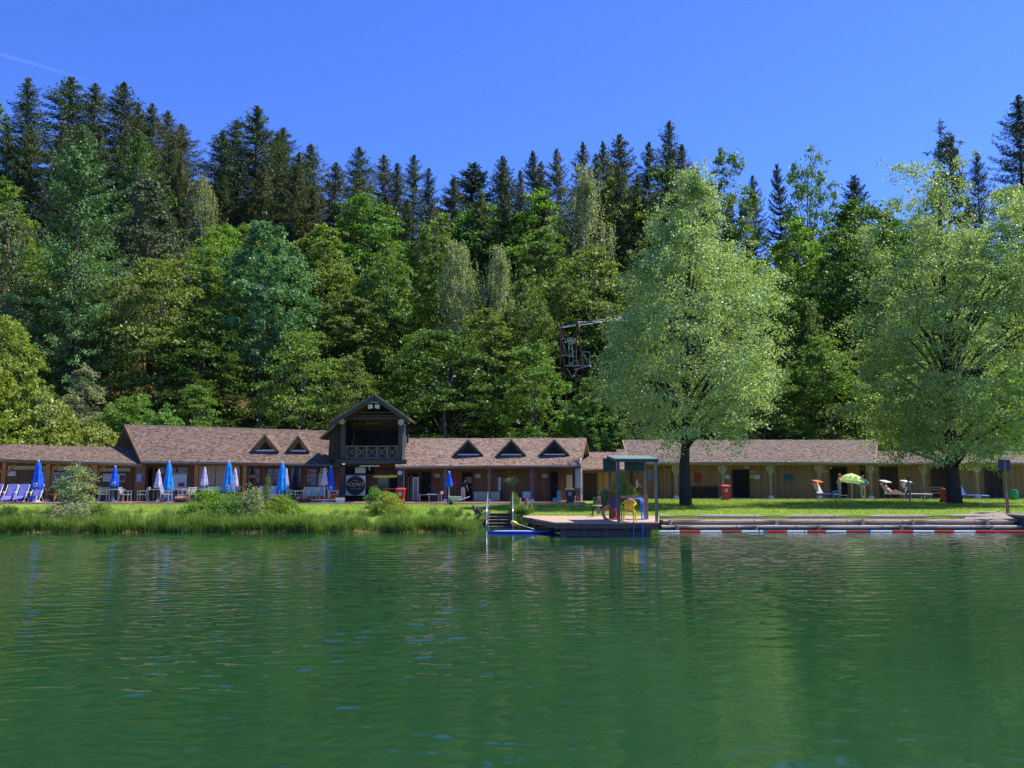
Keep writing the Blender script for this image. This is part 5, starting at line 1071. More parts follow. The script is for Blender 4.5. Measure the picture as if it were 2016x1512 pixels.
# ------------------------------------------------------------------ parasols
PB1 = fabric('parasol_blue', (.03, .38, .90)); PB2 = fabric('parasol_royal', (.03, .18, .88)); PLI = fabric('parasol_lilac', (.66, .64, .90)); POLEW = mat('parasol_pole', (.70, .70, .68), .4, .1); POLET = mat('pole_teal', (.05, .35, .38), .4, .1)
def parasol(px, top, cb, Y, hw, m, label, pole=POLEW, logo=True, base=True, seed=1):
    rr = random.Random(seed); z0 = .70 if Y > 47.9 else .6; X = GX(px, Y, 1.5); zt = W(px, top, Y).z; zb = W(px, cb, Y).z; w_ = hw/F*Y; H = zt-zb
    t = thing('closed_parasol', label, 'parasol', (X, Y, z0), 0, 'closed parasols on the terrace')
    MB().tube([(X, Y, z0), (X, Y, zt+.03)], .022, 8).build('pole', pole, t)
    prof = [(.02, zt), (.05, zt-.03), (w_*.42, zt-H*.12), (w_*.5, zt-H*.25), (w_*.46, zt-H*.30), (w_*.62, zt-H*.42), (w_*.85, zt-H*.75), (w_, zb+.04), (w_*.9, zb)]
    mb = MB(); nn = 32; vs = []; ph = rr.uniform(0, 6)
    for j, (r, z) in enumerate(prof):
        for k in range(nn):
            a = 2*math.pi*k/nn; amp = .08+.22*j/len(prof); q = r*(1+amp*math.cos(6*a+ph)+.07*math.cos(11*a+ph*2)); vs.append((X+q*math.cos(a), Y+q*math.sin(a), z+(.06*math.cos(6*a+ph+.5)*H*.5 if j >= len(prof)-2 else 0)))
    fs = [(j*nn+k, j*nn+(k+1) % nn, (j+1)*nn+(k+1) % nn, (j+1)*nn+k) for j in range(len(prof)-1) for k in range(nn)]; mb.add(vs, fs); cn = mb.build('canopy', m, t, smooth=True)
    MB().sph((X, Y, zt+.02), .05, .05, .04).build('finial', WHITE, t)
    if logo:
        Mx = M90; c_ = (X+w_*.25, Y-w_*1.02, zb+H*.16); MB().lathe([(w_*.42, 0), (w_*.42, .012)], c_, 14, M=Mx).build('logo_patch', WHITE, cn); MB().lathe([(w_*.28, 0), (w_*.28, .01)], (c_[0], c_[1]-.013, c_[2]), 12, M=Mx).build('logo_mark', mat('logo_red', (.7, .15, .18), .5, .5, 12), cn)
    MB().tube([(X, Y, zb+H*.45), (X, Y, zb+H*.49)], w_*.72, 14).build('strap', m, cn)
    if base: MB().lathe([(.24, z0), (.24, z0+.05), (.05, z0+.09), (.035, z0+.25)], (X, Y, 0), 16).build('base', mat('parasol_base', (.5, .47, .40), .8, .2), t)
    return t
for i, a in enumerate([(73, 908, 963, 48.5, 10, PB2, 'blue closed parasol in front of the blue deck chairs'), (225, 919, 957, 48.7, 7.5, PB2, 'small blue closed parasol on a teal pole at a table before the snack bar'), (311, 926, 960, 48.6, 7, PLI, 'lilac closed parasol left of the tall blue parasol at the restaurant corner'),
    (331, 909, 987, 49.3, 11, PB1, 'tallest blue closed parasol at the restaurant corner, reaching nearly to the floor'), (402, 922, 955, 49.6, 6.5, PLI, 'lilac closed parasol before the tan roller shutters'), (449, 909, 968, 49.2, 9.5, PB1, 'tall blue closed parasol at the right end of the tan shutters'),
    (462, 924, 958, 48.8, 6, PLI, 'white lilac closed parasol touching the tall blue one by the tan shutters'), (555, 911, 973, 49.2, 10.5, PB1, 'tall blue closed parasol beside the white windbreak panel'), (563, 924, 957, 49.5, 5, PLI, 'narrow white closed parasol right behind the tall blue one by the windbreak'),
    (639, 923, 954, 48.6, 6, fabric('parasol_pink', (.82, .68, .74)), 'pinkish white closed parasol left of the tower'), (651, 920, 968, 48.9, 8, PB2, 'blue closed parasol with red and white patches next to the tower')]):
    parasol(*a, seed=i, pole=POLET if i in (1, 2) else POLEW, logo=i in (0, 1, 2, 3, 5, 10))
parasol(884, 930, 958, 47.2, 6, PB2, 'small blue closed parasol standing on the lawn before the changing rooms', logo=False, base=False, seed=20)
# open green parasol
Yg = 54.5; c = at(1679, Yg, .6); zt = W(1679, 932, Yg).z; zb = W(1679, 948.5, Yg).z; t = thing('open_parasol', 'open lime green parasol on the lawn between two standing people', 'parasol', c); MB().tube([(c.x-.05, Yg, .6), (c.x, Yg, zt+.05)], .02, 7).build('pole', POLEW, t)
n = 48; vs = []; Rg = 25/F*Yg; til = -.10
for r, z in ((0.01, zt), (.35, zt-.07), (.7, zt-.24), (1.0, zb+.02), (.99, zb-.09)):
    for k in range(n):
        a = 2*math.pi*k/n; q = r*Rg*(1-(.04*abs(math.sin(4*a)) if r > .6 else 0)); vs.append((c.x+q*math.cos(a), Yg+q*math.sin(a), z+(0 if r < .5 else .04*abs(math.sin(4*a)))+til*q*math.cos(a)))
MB().add(vs, [(j*n+k, j*n+(k+1) % n, (j+1)*n+(k+1) % n, (j+1)*n+k) for j in range(4) for k in range(n)]).build('canopy', fabric('lime_fabric', (.74, .90, .36)), t)
rb = MB()
for k in range(8):
    a = 2*math.pi*k/8; rb.tube([(c.x, Yg, zt-.05), (c.x+Rg*.95*math.cos(a), Yg+Rg*.95*math.sin(a), zb-.02+til*Rg*math.cos(a))], .008, 4)
rb.build('ribs', POLEW, t)

# ------------------------------------------------------------------ furniture
SILV = mat('silver_metal', (.50, .50, .50), .35, .15, 5, .6); SLATG = mat('grey_slats', (.42, .42, .41), .5, .2)
def arm_chair(label):
    t = thing('metal_armchair', label, 'chair', (0, 0, 0), 0, 'silver armchairs on the terrace')
    for sx in (-1, 1):
        MB().tube([(sx*.26, -.24, 0), (sx*.26, -.24, .62)], .022, 6).build('leg', SILV, t, local=True)
        MB().tube([(sx*.26, .30, 0), (sx*.26, .20, .44), (sx*.25, .32, .88)], .022, 6).build('leg', SILV, t, local=True)
        MB().bar((sx*.26, -.28, .645), (sx*.26, .25, .645), .05, .03).build('armrest', SILV, t, local=True)
    b = MB(); b.box(-.235, .235, -.26, .22, .42, .44); b.build('seat', SLATG, t, local=True)
    b = MB()
    for i in range(5): z = .52+i*.075; y = .225+(z-.44)*.27; b.box(-.23, .23, y-.012, y+.012, z-.024, z+.024)
    b.build('backrest', SLATG, t, local=True); return t
CH_ = [(205, 48.9, 200, 'far left silver armchair, left of the small blue parasol table'), (246, 48.6, 95, 'silver armchair seen from the side right of the small blue parasol'), (281, 48.6, -80, 'silver armchair at the restaurant corner facing right'), (327, 48.5, 90, 'silver armchair in front of the tallest blue parasol'), (338, 49.4, 150, 'silver armchair half hidden behind the tallest blue parasol'),
 (362, 48.8, 270, 'silver armchair behind the red flower box'), (372, 48.9, 255, 'second silver armchair behind the red flower box'), (575, 48.9, 90, 'silver armchair left of the flower trough near the tower'), (591, 48.7, -90, 'silver armchair behind the flower trough near the tower'), (606, 49.0, -70, 'silver armchair below the low white panel'),
 (626, 49.0, 160, 'silver armchair behind the pinkish parasol pole'), (656, 48.8, 95, 'rightmost silver armchair beside the tower post'), (420, 49.0, 30, 'silver armchair behind the bank bushes under the tan shutters'), (540, 48.9, 20, 'silver armchair before the white windbreak panel')]
a0 = None
for i, (px, Y, rz, lb) in enumerate(CH_):
    if a0 is None: a0 = arm_chair(lb); r = a0
    else: r = dup(a0, (0, 0, 0), 0, lb)
    r.location = at(px, Y, .70); r.rotation_euler = (0, 0, R_(rz))
def cafe_table(label):
    t = thing('cafe_table', label, 'table', (0, 0, 0), 0, 'tables on the terrace')
    MB().box(-.4, .4, -.4, .4, .71, .735).build('table_top', mat('table_top_grey', (.5, .5, .5), .4, .1), t, local=True)
    for sx in (-1, 1):
        for sy in (-1, 1): MB().tube([(sx*.34, sy*.34, 0), (sx*.34, sy*.34, .71)], .02, 6).build('leg', SILV, t, local=True)
    return t
a1 = None
for px, Y, lb in ((226, 48.9, 'grey table around the small blue parasol'), (308, 48.9, 'grey table around the lilac parasol at the restaurant corner'), (350, 49.6, 'grey table between the tallest blue parasol and the flower box'), (402, 49.5, 'grey table under the lilac parasol by the shutters'), (558, 49.4, 'grey table at the tall blue parasol near the windbreak'), (612, 49.6, 'grey table below the low white panel'), (637, 49.2, 'grey table around the pinkish parasol left of the tower')):
    if a1 is None: a1 = cafe_table(lb); r = a1
    else: r = dup(a1, (0, 0, 0), 0, lb)
    r.location = at(px, Y, .70)
# blue deck chairs
BF = fabric('deck_chair_blue', (.28, .29, .72))
def deck_chair(label):
    t = thing('deck_chair', label, 'deck chair', (0, 0, 0), 0, 'blue deck chairs in a row')
    MB().prism([(-.26, -.3, .36), (.26, -.3, .36), (.26, .18, .30), (-.26, .18, .30)], (0, 0, .015)).build('seat', BF, t, local=True)
    bk = MB(); bk.prism([(-.25, .2, .32), (.25, .2, .32), (.25, .5, .98), (.2, .52, 1.04), (-.2, .52, 1.04), (-.25, .5, .98)], (0, .015, 0)); bk.build('backrest', BF, t, local=True)
    MB().prism([(-.25, -.32, .35), (.25, -.32, .35), (.25, -.62, .14), (-.25, -.62, .14)], (0, 0, .012)).build('footrest', BF, t, local=True)
    for s in (-1, 1):
        MB().tube([(s*.28, -.45, 0), (s*.28, .15, .56), (s*.28, .48, 1.0)], .015, 5).build('side_frame', WHF, t, local=True)
        MB().tube([(s*.28, .42, 0), (s*.28, -.1, .55)], .015, 5).build('leg', WHF, t, local=True); MB().bar((s*.29, -.2, .57), (s*.29, .22, .57), .045, .03).build('armrest', WHF, t, local=True)
    return t
a2 = None
for px, lb in ((-12, 'blue deck chair cut off by the left edge'), (18, 'blue deck chair at the left end of the visible row'), (41, 'middle blue deck chair of the row'), (70, 'blue deck chair behind the first blue parasol')):
    if a2 is None: a2 = deck_chair(lb); r = a2
    else: r = dup(a2, (0, 0, 0), 0, lb)
    r.location = at(px, 48.95, .70); r.rotation_euler = (0, 0, R_(12))
# picnic tables / benches
def picnic(px, Y, w_, m, label, z=.70, rz=0):
    t = thing('picnic_table', label, 'picnic table', at(px, Y, z), R_(rz)); h = w_/2
    b = MB()
    for i in range(4): b.box(-h, h, -.34+i*.175, -.18+i*.175, .72, .76)
    b.build('table_top', m, t, local=True)
    for s in (-1, 1):
        MB().box(-h, h, s*.66-.13, s*.66+.13, .42, .46).build('seat', m, t, local=True); b = MB(); b.bar((s*h*.75, -.3, .72), (s*h*.75, -.62, 0), .08, .05); b.bar((s*h*.75, .3, .72), (s*h*.75, .62, 0), .08, .05); b.bar((s*h*.75, -.68, .38), (s*h*.75, .68, .38), .05, .08); b.build('trestle', m, t, local=True)
    return t
picnic(134, 49.4, 1.4, TIM_OR, 'orange wooden picnic table behind the tall airy willow'); picnic(770, 49.0, .95, mat('red_brown', (.22, .06, .05), .6, .3), 'dark red picnic table left of the red bin by the tower')
def bin_(name, px, Y, hh, z, body, lid, label, foot=True, sticker=True):
    t = thing(name, label, 'bin', at(px, Y, z), 0, 'wheeled bins'); w0 = .2*hh/1.05; w1 = .27*hh/1.05
    vs = [(-w0, -w0, .03), (w0, -w0, .03), (w0, w0, .03), (-w0, w0, .03), (-w1, -w1, hh*.9), (w1, -w1, hh*.9), (w1, w1, hh*.9), (-w1, w1, hh*.9)]
    MB().add(vs, [(3, 2, 1, 0), (4, 5, 6, 7), (0, 1, 5, 4), (1, 2, 6, 5), (2, 3, 7, 6), (3, 0, 4, 7)]).build('body', body, t, local=True)
    l = MB(); k = w1+.03; l.add([(-k, -k, hh*.905), (k, -k, hh*.905), (k, k, hh*.905), (-k, k, hh*.905), (-k, -k, hh*.94), (k, -k, hh*.94), (k, k, hh*.97), (-k, k, hh*.97), (-k*.75, -k*.7, hh), (k*.75, -k*.7, hh), (k*.75, k*.8, hh*1.02), (-k*.75, k*.8, hh*1.02)], [(3, 2, 1, 0)]+[(a+i, a+(i+1) % 4, a+4+(i+1) % 4, a+4+i) for a in (0, 4) for i in range(4)]+[(8, 9, 10, 11)]); l.build('lid', lid, t, local=True)
    for s in (-1, 1): MB().lathe([(.08, -.025), (.08, .025)], (s*(w0+.02), w0, .08), 12, M=Matrix.Rotation(R_(90), 3, 'Y').to_4x4()).build('wheel', BLACK, t, local=True)
    if sticker: MB().box(-w1*.45, w1*.35, -w1-.012, -w1*.93, hh*.55, hh*.78).build('sticker', mat('sticker', (.5, .5, .42), .5, .9, 14, col2=(.03, .05, .03)), t, local=True)
    return t
bin_('wheeled_bin', 788.5, 47.6, .92, .6, RED, RED, 'red wheeled bin on the grass beside the tower'); bin_('wheeled_bin', 1429, 54.6, .98, .6, RED, RED, 'red wheeled bin in front of the dark cabin doorway'); bin_('wheeled_bin', 1860, 50.6, .85, .6, RED, RED, 'red wheeled bin left of the trunk of the right lawn tree', sticker=False)
bin_('wheeled_bin', 1122, 48.5, .88, .6, mat('bin_dark', (.05, .06, .06), .5), YEL, 'dark wheeled bin with a yellow lid at the end of the changing rooms')
t = thing('waste_container', 'green round container near the right end of the cabins', 'container', at(1997, 55, .6)); MB().lathe([(.2, 0), (.25, .05), (.25, .62), (.21, .68)], n=18).build('body', mat('container_green', (.02, .32, .12), .4), t, local=True, smooth=True); MB().lathe([(.26, .63), (.26, .67)], n=18).build('rim', BLACK, t, local=True)
# flower boxes
def flowers(px, Y, w_, label, cols, box=TIM_DK, z=.70, hz=.16):
    t = thing('flower_box', label, 'planter', at(px, Y, z)); h = w_/2; MB().add([(-h*.93, -.1, 0), (h*.93, -.1, 0), (h*.93, .1, 0), (-h*.93, .1, 0), (-h, -.13, hz), (h, -.13, hz), (h, .13, hz), (-h, .13, hz)], [(3, 2, 1, 0), (4, 5, 6, 7), (0, 1, 5, 4), (1, 2, 6, 5), (2, 3, 7, 6), (3, 0, 4, 7)]).build('box', box, t, local=True)
    g = np.random.default_rng(int(px)); n = 260; C = np.stack([g.uniform(-h, h, n), g.uniform(-.16, .14, n), hz+g.uniform(0, .12, n)], 1); o = bpy.data.objects.new('foliage', npmesh('box_leaves', leaves(C, .06, np.tile([0, -.3, .6], (n, 1))), 4, LEAF)); COL.objects.link(o); o.parent = t; o.color = (.08, .17, .04, 1)
    for nm, m, k in cols:
        C = np.stack([g.uniform(-h, h, k), g.uniform(-.17, .12, k), hz+g.uniform(.05, .2, k)], 1); o = bpy.data.objects.new('blossoms', npmesh('blossoms', leaves(C, .075, np.tile([0, -.5, .7], (k, 1)), .9), 4, m)); COL.objects.link(o); o.parent = t
    return t
FR = mat('petal_red', (.75, .06, .05), .5, .2); FW = mat('petal_white', (.8, .78, .78), .5, .1); FP = mat('petal_pink', (.8, .3, .35), .5, .2)
flowers(358, 48.25, .78, 'dark flower box with red and white blossoms at the terrace edge', [('r', FR, 60), ('w', FW, 26)]); flowers(598, 48.25, .76, 'flower trough with orange red and white blossoms near the tower', [('r', FR, 50), ('w', FW, 30), ('p', FP, 20)]); flowers(670, 48.4, .52, 'white planter with low green plants beside the tower post', [], WHITE, hz=.27)
t = thing('flower_pot', 'small terracotta pot at the terrace edge left of the red and white flower box', 'pot', at(319, 48.3, .7)); MB().lathe([(.06, 0), (.09, .15), (.1, .15), (.1, .18)], n=14).build('pot', mat('terracotta', (.45, .17, .09), .8), t, local=True)
# leaning boards, frame, trestle table
b = at(807, 50.6, .7); t = thing('leaning_boards', 'brown boards leaning upright against the wall right of the red bin', 'boards', b)
for i, dx in enumerate((-.16, -.07, .03, .12)): MB().bar(b+Vector((dx, -.3, 0)), b+Vector((dx-.06, .3, 1.42+.05*i)), .07, .02).build('board', (TIM_BR, POSTM)[i % 2], t)
b = at(818, 50.4, .7); t = thing('white_frame', 'narrow white framed panel standing beside the leaning boards', 'frame', b); m_ = MB(); m_.box(b.x-.17, b.x-.12, 50.38, 50.42, .7, 2.12); m_.box(b.x+.12, b.x+.17, 50.38, 50.42, .7, 2.12); m_.box(b.x-.119, b.x+.119, 50.38, 50.42, 2.06, 2.12); m_.build('frame', WHITE, t); MB().box(b.x-.119, b.x+.119, 50.395, 50.41, .72, 2.055).build('panel', mat('panel_olive', (.25, .24, .17), .5, .3), t)
t = thing('trestle_table', 'long folding table with a blue board on top before the changing rooms', 'table', at(845, 48.6, .6)); MB().box(-.6, .6, -.22, .22, .50, .53).build('table_top', TIM_GR, t, local=True)
for s in (-.55, 0, .55): MB().tube([(s, -.2, 0), (s, -.2, .5)], .016, 5).build('leg', SILV, t, local=True); MB().tube([(s, .2, 0), (s, .2, .5)], .016, 5).build('leg', SILV, t, local=True)
t = thing('blue_board', 'flat blue board lying on the folding table', 'board', at(850, 48.55, 1.13)); MB().box(-.26, .26, -.14, .14, 0, .05).build('board', BLU, t, local=True); MB().box(-.27, .27, -.15, -.141, .005, .045).build('edge', WHITE, t, local=True)
t = thing('small_basket', 'small red and white basket at the right end of the folding table', 'basket', at(869, 48.6, 1.0)); MB().lathe([(.07, .13), (.1, .3), (.09, .32)], n=12).build('basket', FP, t, local=True); MB().lathe([(.105, .2), (.105, .24)], n=12).build('band', WHITE, t, local=True)
MB().box(-.02, .02, -.02, .02, -.36, .13).build('stand', SILV, t, local=True)
# wheelbarrow
c = at(898, 47.3, .6); t = thing('wheelbarrow', 'pale green wheelbarrow tipped on the lawn right of the small blue parasol', 'wheelbarrow', c)
MB().add([(-.25, -.2, .22), (.2, -.2, .25), (.2, .2, .25), (-.25, .2, .22), (-.45, -.3, .48), (.32, -.3, .46), (.32, .3, .46), (-.45, .3, .48)], [(3, 2, 1, 0), (0, 1, 5, 4), (1, 2, 6, 5), (2, 3, 7, 6), (3, 0, 4, 7)]).build('tray', mat('barrow_green', (.48, .58, .40), .5, .15), t, local=True)
MB().lathe([(.05, -.05), (.17, -.04), (.17, .04), (.05, .05)], (-.34, 0, .17), 16, M=M90).build('wheel', BLACK, t, local=True)
for s in (-1, 1): MB().tube([(-.34, s*.09, .17), (.2, s*.24, .27), (.75, s*.27, .45)], .018, 6).build('handle', WHITE, t, local=True); MB().tube([(.25, s*.22, .26), (.28, s*.24, 0)], .016, 5).build('leg', SILV, t, local=True)
# cream boards, chair, sign by the changing rooms
CRB = mat('cream_board', (.52, .50, .34), .6, .1)
for a, b, lb in ((932.5, 958.5, 'left cream board leaning below the changing room sign'), (959.5, 984, 'right cream board leaning beside the steps axis')):
    t = thing('cream_panel', lb, 'panel', WC.hit((a+b)/2, 986, .5), 0, 'cream panels'); WC.rect(MB(), a, 969, b, 987.4, .5, .03, .7).build('panel', CRB, t); WC.rect(MB(), a, 968.2, b, 968.9, .5, .04).build('edge', WHITE, t)
small_sign(WC, 1029, 968, 1045, 980, WHITE, 'white sign board with dark lines leaning left of the last grey post', None, 2, off=.6, name='board_sign')
TQ = mat('turquoise', (.12, .42, .42), .5, .15); t = thing('turquoise_seat', 'turquoise pallet seat in front of the narrow doorway', 'seat', at(1096, 49.8, .7)); MB().box(-.23, .25, -.25, .25, 0, .2).build('seat', TQ, t, local=True); MB().box(.03, .24, .18, .25, .205, .62).build('backrest', TQ, t, local=True)
t = thing('door_mat', 'flat red mat on the ground before the narrow doorway', 'mat', at(1088, 48.7, .701)); MB().box(-.28, .28, -.15, .15, 0, .02).build('mat', RED, t, local=True); MB().box(-.285, .285, -.155, -.151, 0, .015).build('edge', BLACK, t, local=True)

# ------------------------------------------------------------------ sun loungers
def sun_lounger(px, Y, rz, fm, cm, label, shade=True, side=.6, back=60, sm=None, k=1.08):
    t = thing('sun_lounger', label, 'sun lounger', at(px, Y, .6), R_(rz), 'sun loungers on the lawn'); t.scale = (k, k, k)
    f = MB(); f.tube([(-.3, -1.0, .38), (.3, -1.0, .38)], .018, 6); f.tube([(-.3, -1.0, .38), (-.3, .45, .38)], .018, 6); f.tube([(.3, -1.0, .38), (.3, .45, .38)], .018, 6); f.tube([(-.3, .45, .38), (.3, .45, .38)], .018, 6); f.build('frame', SILV, t, local=True)
    for y in (-.9, .35):
        for s in (-1, 1): MB().tube([(s*.3, y, .38), (s*.31, y-.02, 0)], .016, 5).build('leg', SILV, t, local=True)
    MB().prism([(-.28, -.98, .385), (.28, -.98, .385), (.28, .25, .385), (-.28, .25, .385)], (0, 0, .035)).build('seat', fm, t, local=True)
    a = R_(back); L = .72; y1 = .25+L*math.cos(a); z1 = .39+L*math.sin(a); MB().prism([(-.28, .25, .39), (.28, .25, .39), (.28, y1, z1), (-.28, y1, z1)], (0, .03, .03)).build('backrest', fm, t, local=True)
    if shade:
        cz = z1+.04; cy = y1-.18; f = MB().prism([(-.3, cy-.22, cz), (.3, cy-.22, cz), (.3, cy+.22, cz+.12), (-.3, cy+.22, cz+.12)], (0, 0, .04)); f.build('sun_shade', cm, t, local=True)
        for s in (-1, 1): MB().tube([(s*.29, y1, z1-.05), (s*.3, cy, cz+.05)], .014, 5).build('shade_arm', SILV, t, local=True)
    return t
ORF = fabric('orange_fabric', (.78, .27, .07)); CRF = fabric('cream_fabric', (.80, .68, .56)); BLF2 = fabric('royal_fabric', (.04, .08, .75)); WHFb = fabric('white_fabric', (.84, .80, .78)); LBF = fabric('towel_blue', (.40, .56, .92))
t = sun_lounger(1623, 54.6, 34, BLF2, ORF, 'lounger with orange sun shade and blue seat beside the man in the red cap'); 
for c_ in t.children:
    if c_.name.startswith('backrest'): c_.data.materials.clear(); c_.data.materials.append(CRF)
sun_lounger(1758, 54.0, 34, CRF, WHFb, 'white lounger with shade, woman lying on it'); sun_lounger(1799, 54.0, 34, CRF, WHFb, 'white lounger with shade, half hidden behind the running boy')
sun_lounger(1906, 50.6, 30, LBF, LBF, 'lounger covered with a light blue towel right of the tree trunk', shade=False, back=62, k=1.12)
t = thing('beach_bag', 'dark green bag hanging from a stand left of the man in the red cap', 'bag', at(1646, 55.2, .6)); MB().add([(-.2, -.08, .1), (.2, -.08, .1), (.2, .08, .1), (-.2, .08, .1), (-.22, -.1, .52), (.2, -.1, .62), (.2, .1, .62), (-.22, .1, .52)], [(3, 2, 1, 0), (4, 5, 6, 7), (0, 1, 5, 4), (1, 2, 6, 5), (2, 3, 7, 6), (3, 0, 4, 7)]).build('bag', mat('bag_green', (.01, .14, .14), .6, .3), t, local=True); MB().tube([(-.12+.05*0, -.1, .6), (-.1, -.1, .82), (.08, -.1, .85), (.12, -.1, .6)], .015, 5).build('strap', BLACK, t, local=True); MB().tube([(.0, .02, 0), (0, .02, .6)], .02, 5).build('stand', BLACK, t, local=True)
t = thing('folding_stool', 'low white tube stool right of the man in the red cap', 'stool', at(1663, 54.8, .6)); MB().tube([(-.2, -.15, .3), (.15, -.15, .32), (.2, -.15, 0)], .014, 5).build('leg', SILV, t, local=True); MB().tube([(-.2, .15, .3), (.15, .15, .32), (.2, .15, 0)], .014, 5).build('leg', SILV, t, local=True); MB().box(-.2, .15, -.15, .15, .30, .32).build('seat', WHFb, t, local=True)
def bench(px, Y, w_, label, m, z=.6):
    t = thing('park_bench', label, 'bench', at(px, Y, z)); h = w_/2; b = MB()
    for i in range(3): b.box(-h, h, -.2+i*.14, -.08+i*.14, .42, .45)
    b.build('seat', m, t, local=True); b = MB(); b.box(-h, h, .22, .25, .6, .72); b.box(-h, h, .24, .27, .76, .86); b.build('backrest', m, t, local=True)
    for s in (-1, 1): MB().prism([(s*h*.85, -.2, 0), (s*h*.85, -.12, 0), (s*h*.85, -.1, .40), (s*h*.85, .17, .40), (s*h*.85, .2, 0), (s*h*.85, .28, 0), (s*h*.85, .3, .85), (s*h*.85, .26, .85), (s*h*.85, .2, .46), (s*h*.85, -.2, .42)], (.05, 0, 0)).build('leg', IR, t, local=True)
    return t
bench(1840, 55.2, 1.5, 'grey wooden bench under the eaves left of the right lawn tree trunk', TIM_GR)
t = thing('sandals', 'pair of dark sandals and a blue cloth on the grass by the blue lounger', 'sandals', at(1925, 49.3, .61)); MB().box(-.1, -.02, -.12, .12, 0, .03).build('sandal', BLACK, t, local=True); MB().box(.03, .11, -.1, .14, 0, .03).build('sandal', BLACK, t, local=True); MB().sph((.3, 0, .04), .14, .1, .05).build('cloth', mat('cloth_teal', (.1, .4, .5), .7), t, local=True)
t = thing('big_yellow_cushions', '', 'x'); bpy.data.objects.remove(t)

# ------------------------------------------------------------------ people
J0 = dict(pel=((0, 0, .95), .115), wai=((0, 0, 1.09), .105), che=((0, 0, 1.30), .135), nkb=((0, .005, 1.46), .06), nk=((0, -.005, 1.53), .05), h0=((0, -.02, 1.60), .066), h1=((0, -.015, 1.68), .084), h2=((0, -.005, 1.745), .05), nose=((0, -.105, 1.64), .012),
 shL=((-.175, 0, 1.425), .055), elL=((-.23, .03, 1.13), .04), wrL=((-.22, -.05, .88), .027), paL=((-.215, -.075, .81), .03), shR=((.175, 0, 1.425), .055), elR=((.23, .03, 1.13), .04), wrR=((.22, -.05, .88), .027), paR=((.215, -.075, .81), .03),
 hiL=((-.09, 0, .90), .088), knL=((-.10, -.02, .50), .056), anL=((-.10, .03, .09), .036), toL=((-.12, -.13, .035), .03), hiR=((.09, 0, .90), .088), knR=((.10, -.02, .50), .056), anR=((.10, .03, .09), .036), toR=((.12, -.13, .035), .03))
BE = [('pel', 'wai'), ('wai', 'che'), ('che', 'nkb'), ('nkb', 'nk'), ('nk', 'h0'), ('h0', 'h1'), ('h1', 'h2'), ('h0', 'nose')]
for s in 'LR': BE += [('che', 'sh'+s), ('sh'+s, 'el'+s), ('el'+s, 'wr'+s), ('wr'+s, 'pa'+s), ('pel', 'hi'+s), ('hi'+s, 'kn'+s), ('kn'+s, 'an'+s), ('an'+s, 'to'+s)]
def skinned(name, V, E, Rr, m, parent, levels=1, root=0):
    me = bpy.data.meshes.new(name); me.from_pydata([tuple(v) for v in V], E, []); o = bpy.data.objects.new(name, me); COL.objects.link(o)
    o.modifiers.new('s', 'SKIN'); lay = me.skin_vertices[0].data
    for i, r in enumerate(Rr): lay[i].radius = (r, r); lay[i].use_root = (i == root)
    sb = o.modifiers.new('u', 'SUBSURF'); sb.levels = levels; sb.render_levels = levels
    dg = bpy.context.evaluated_depsgraph_get(); dg.update(); nm = bpy.data.meshes.new_from_object(o.evaluated_get(dg)); bpy.data.objects.remove(o)
    nm.materials.clear(); nm.materials.append(m); nm.name = name
    for p in nm.polygons: p.use_smooth = True
    q = bpy.data.objects.new(name, nm); COL.objects.link(q); q.parent = parent; return q
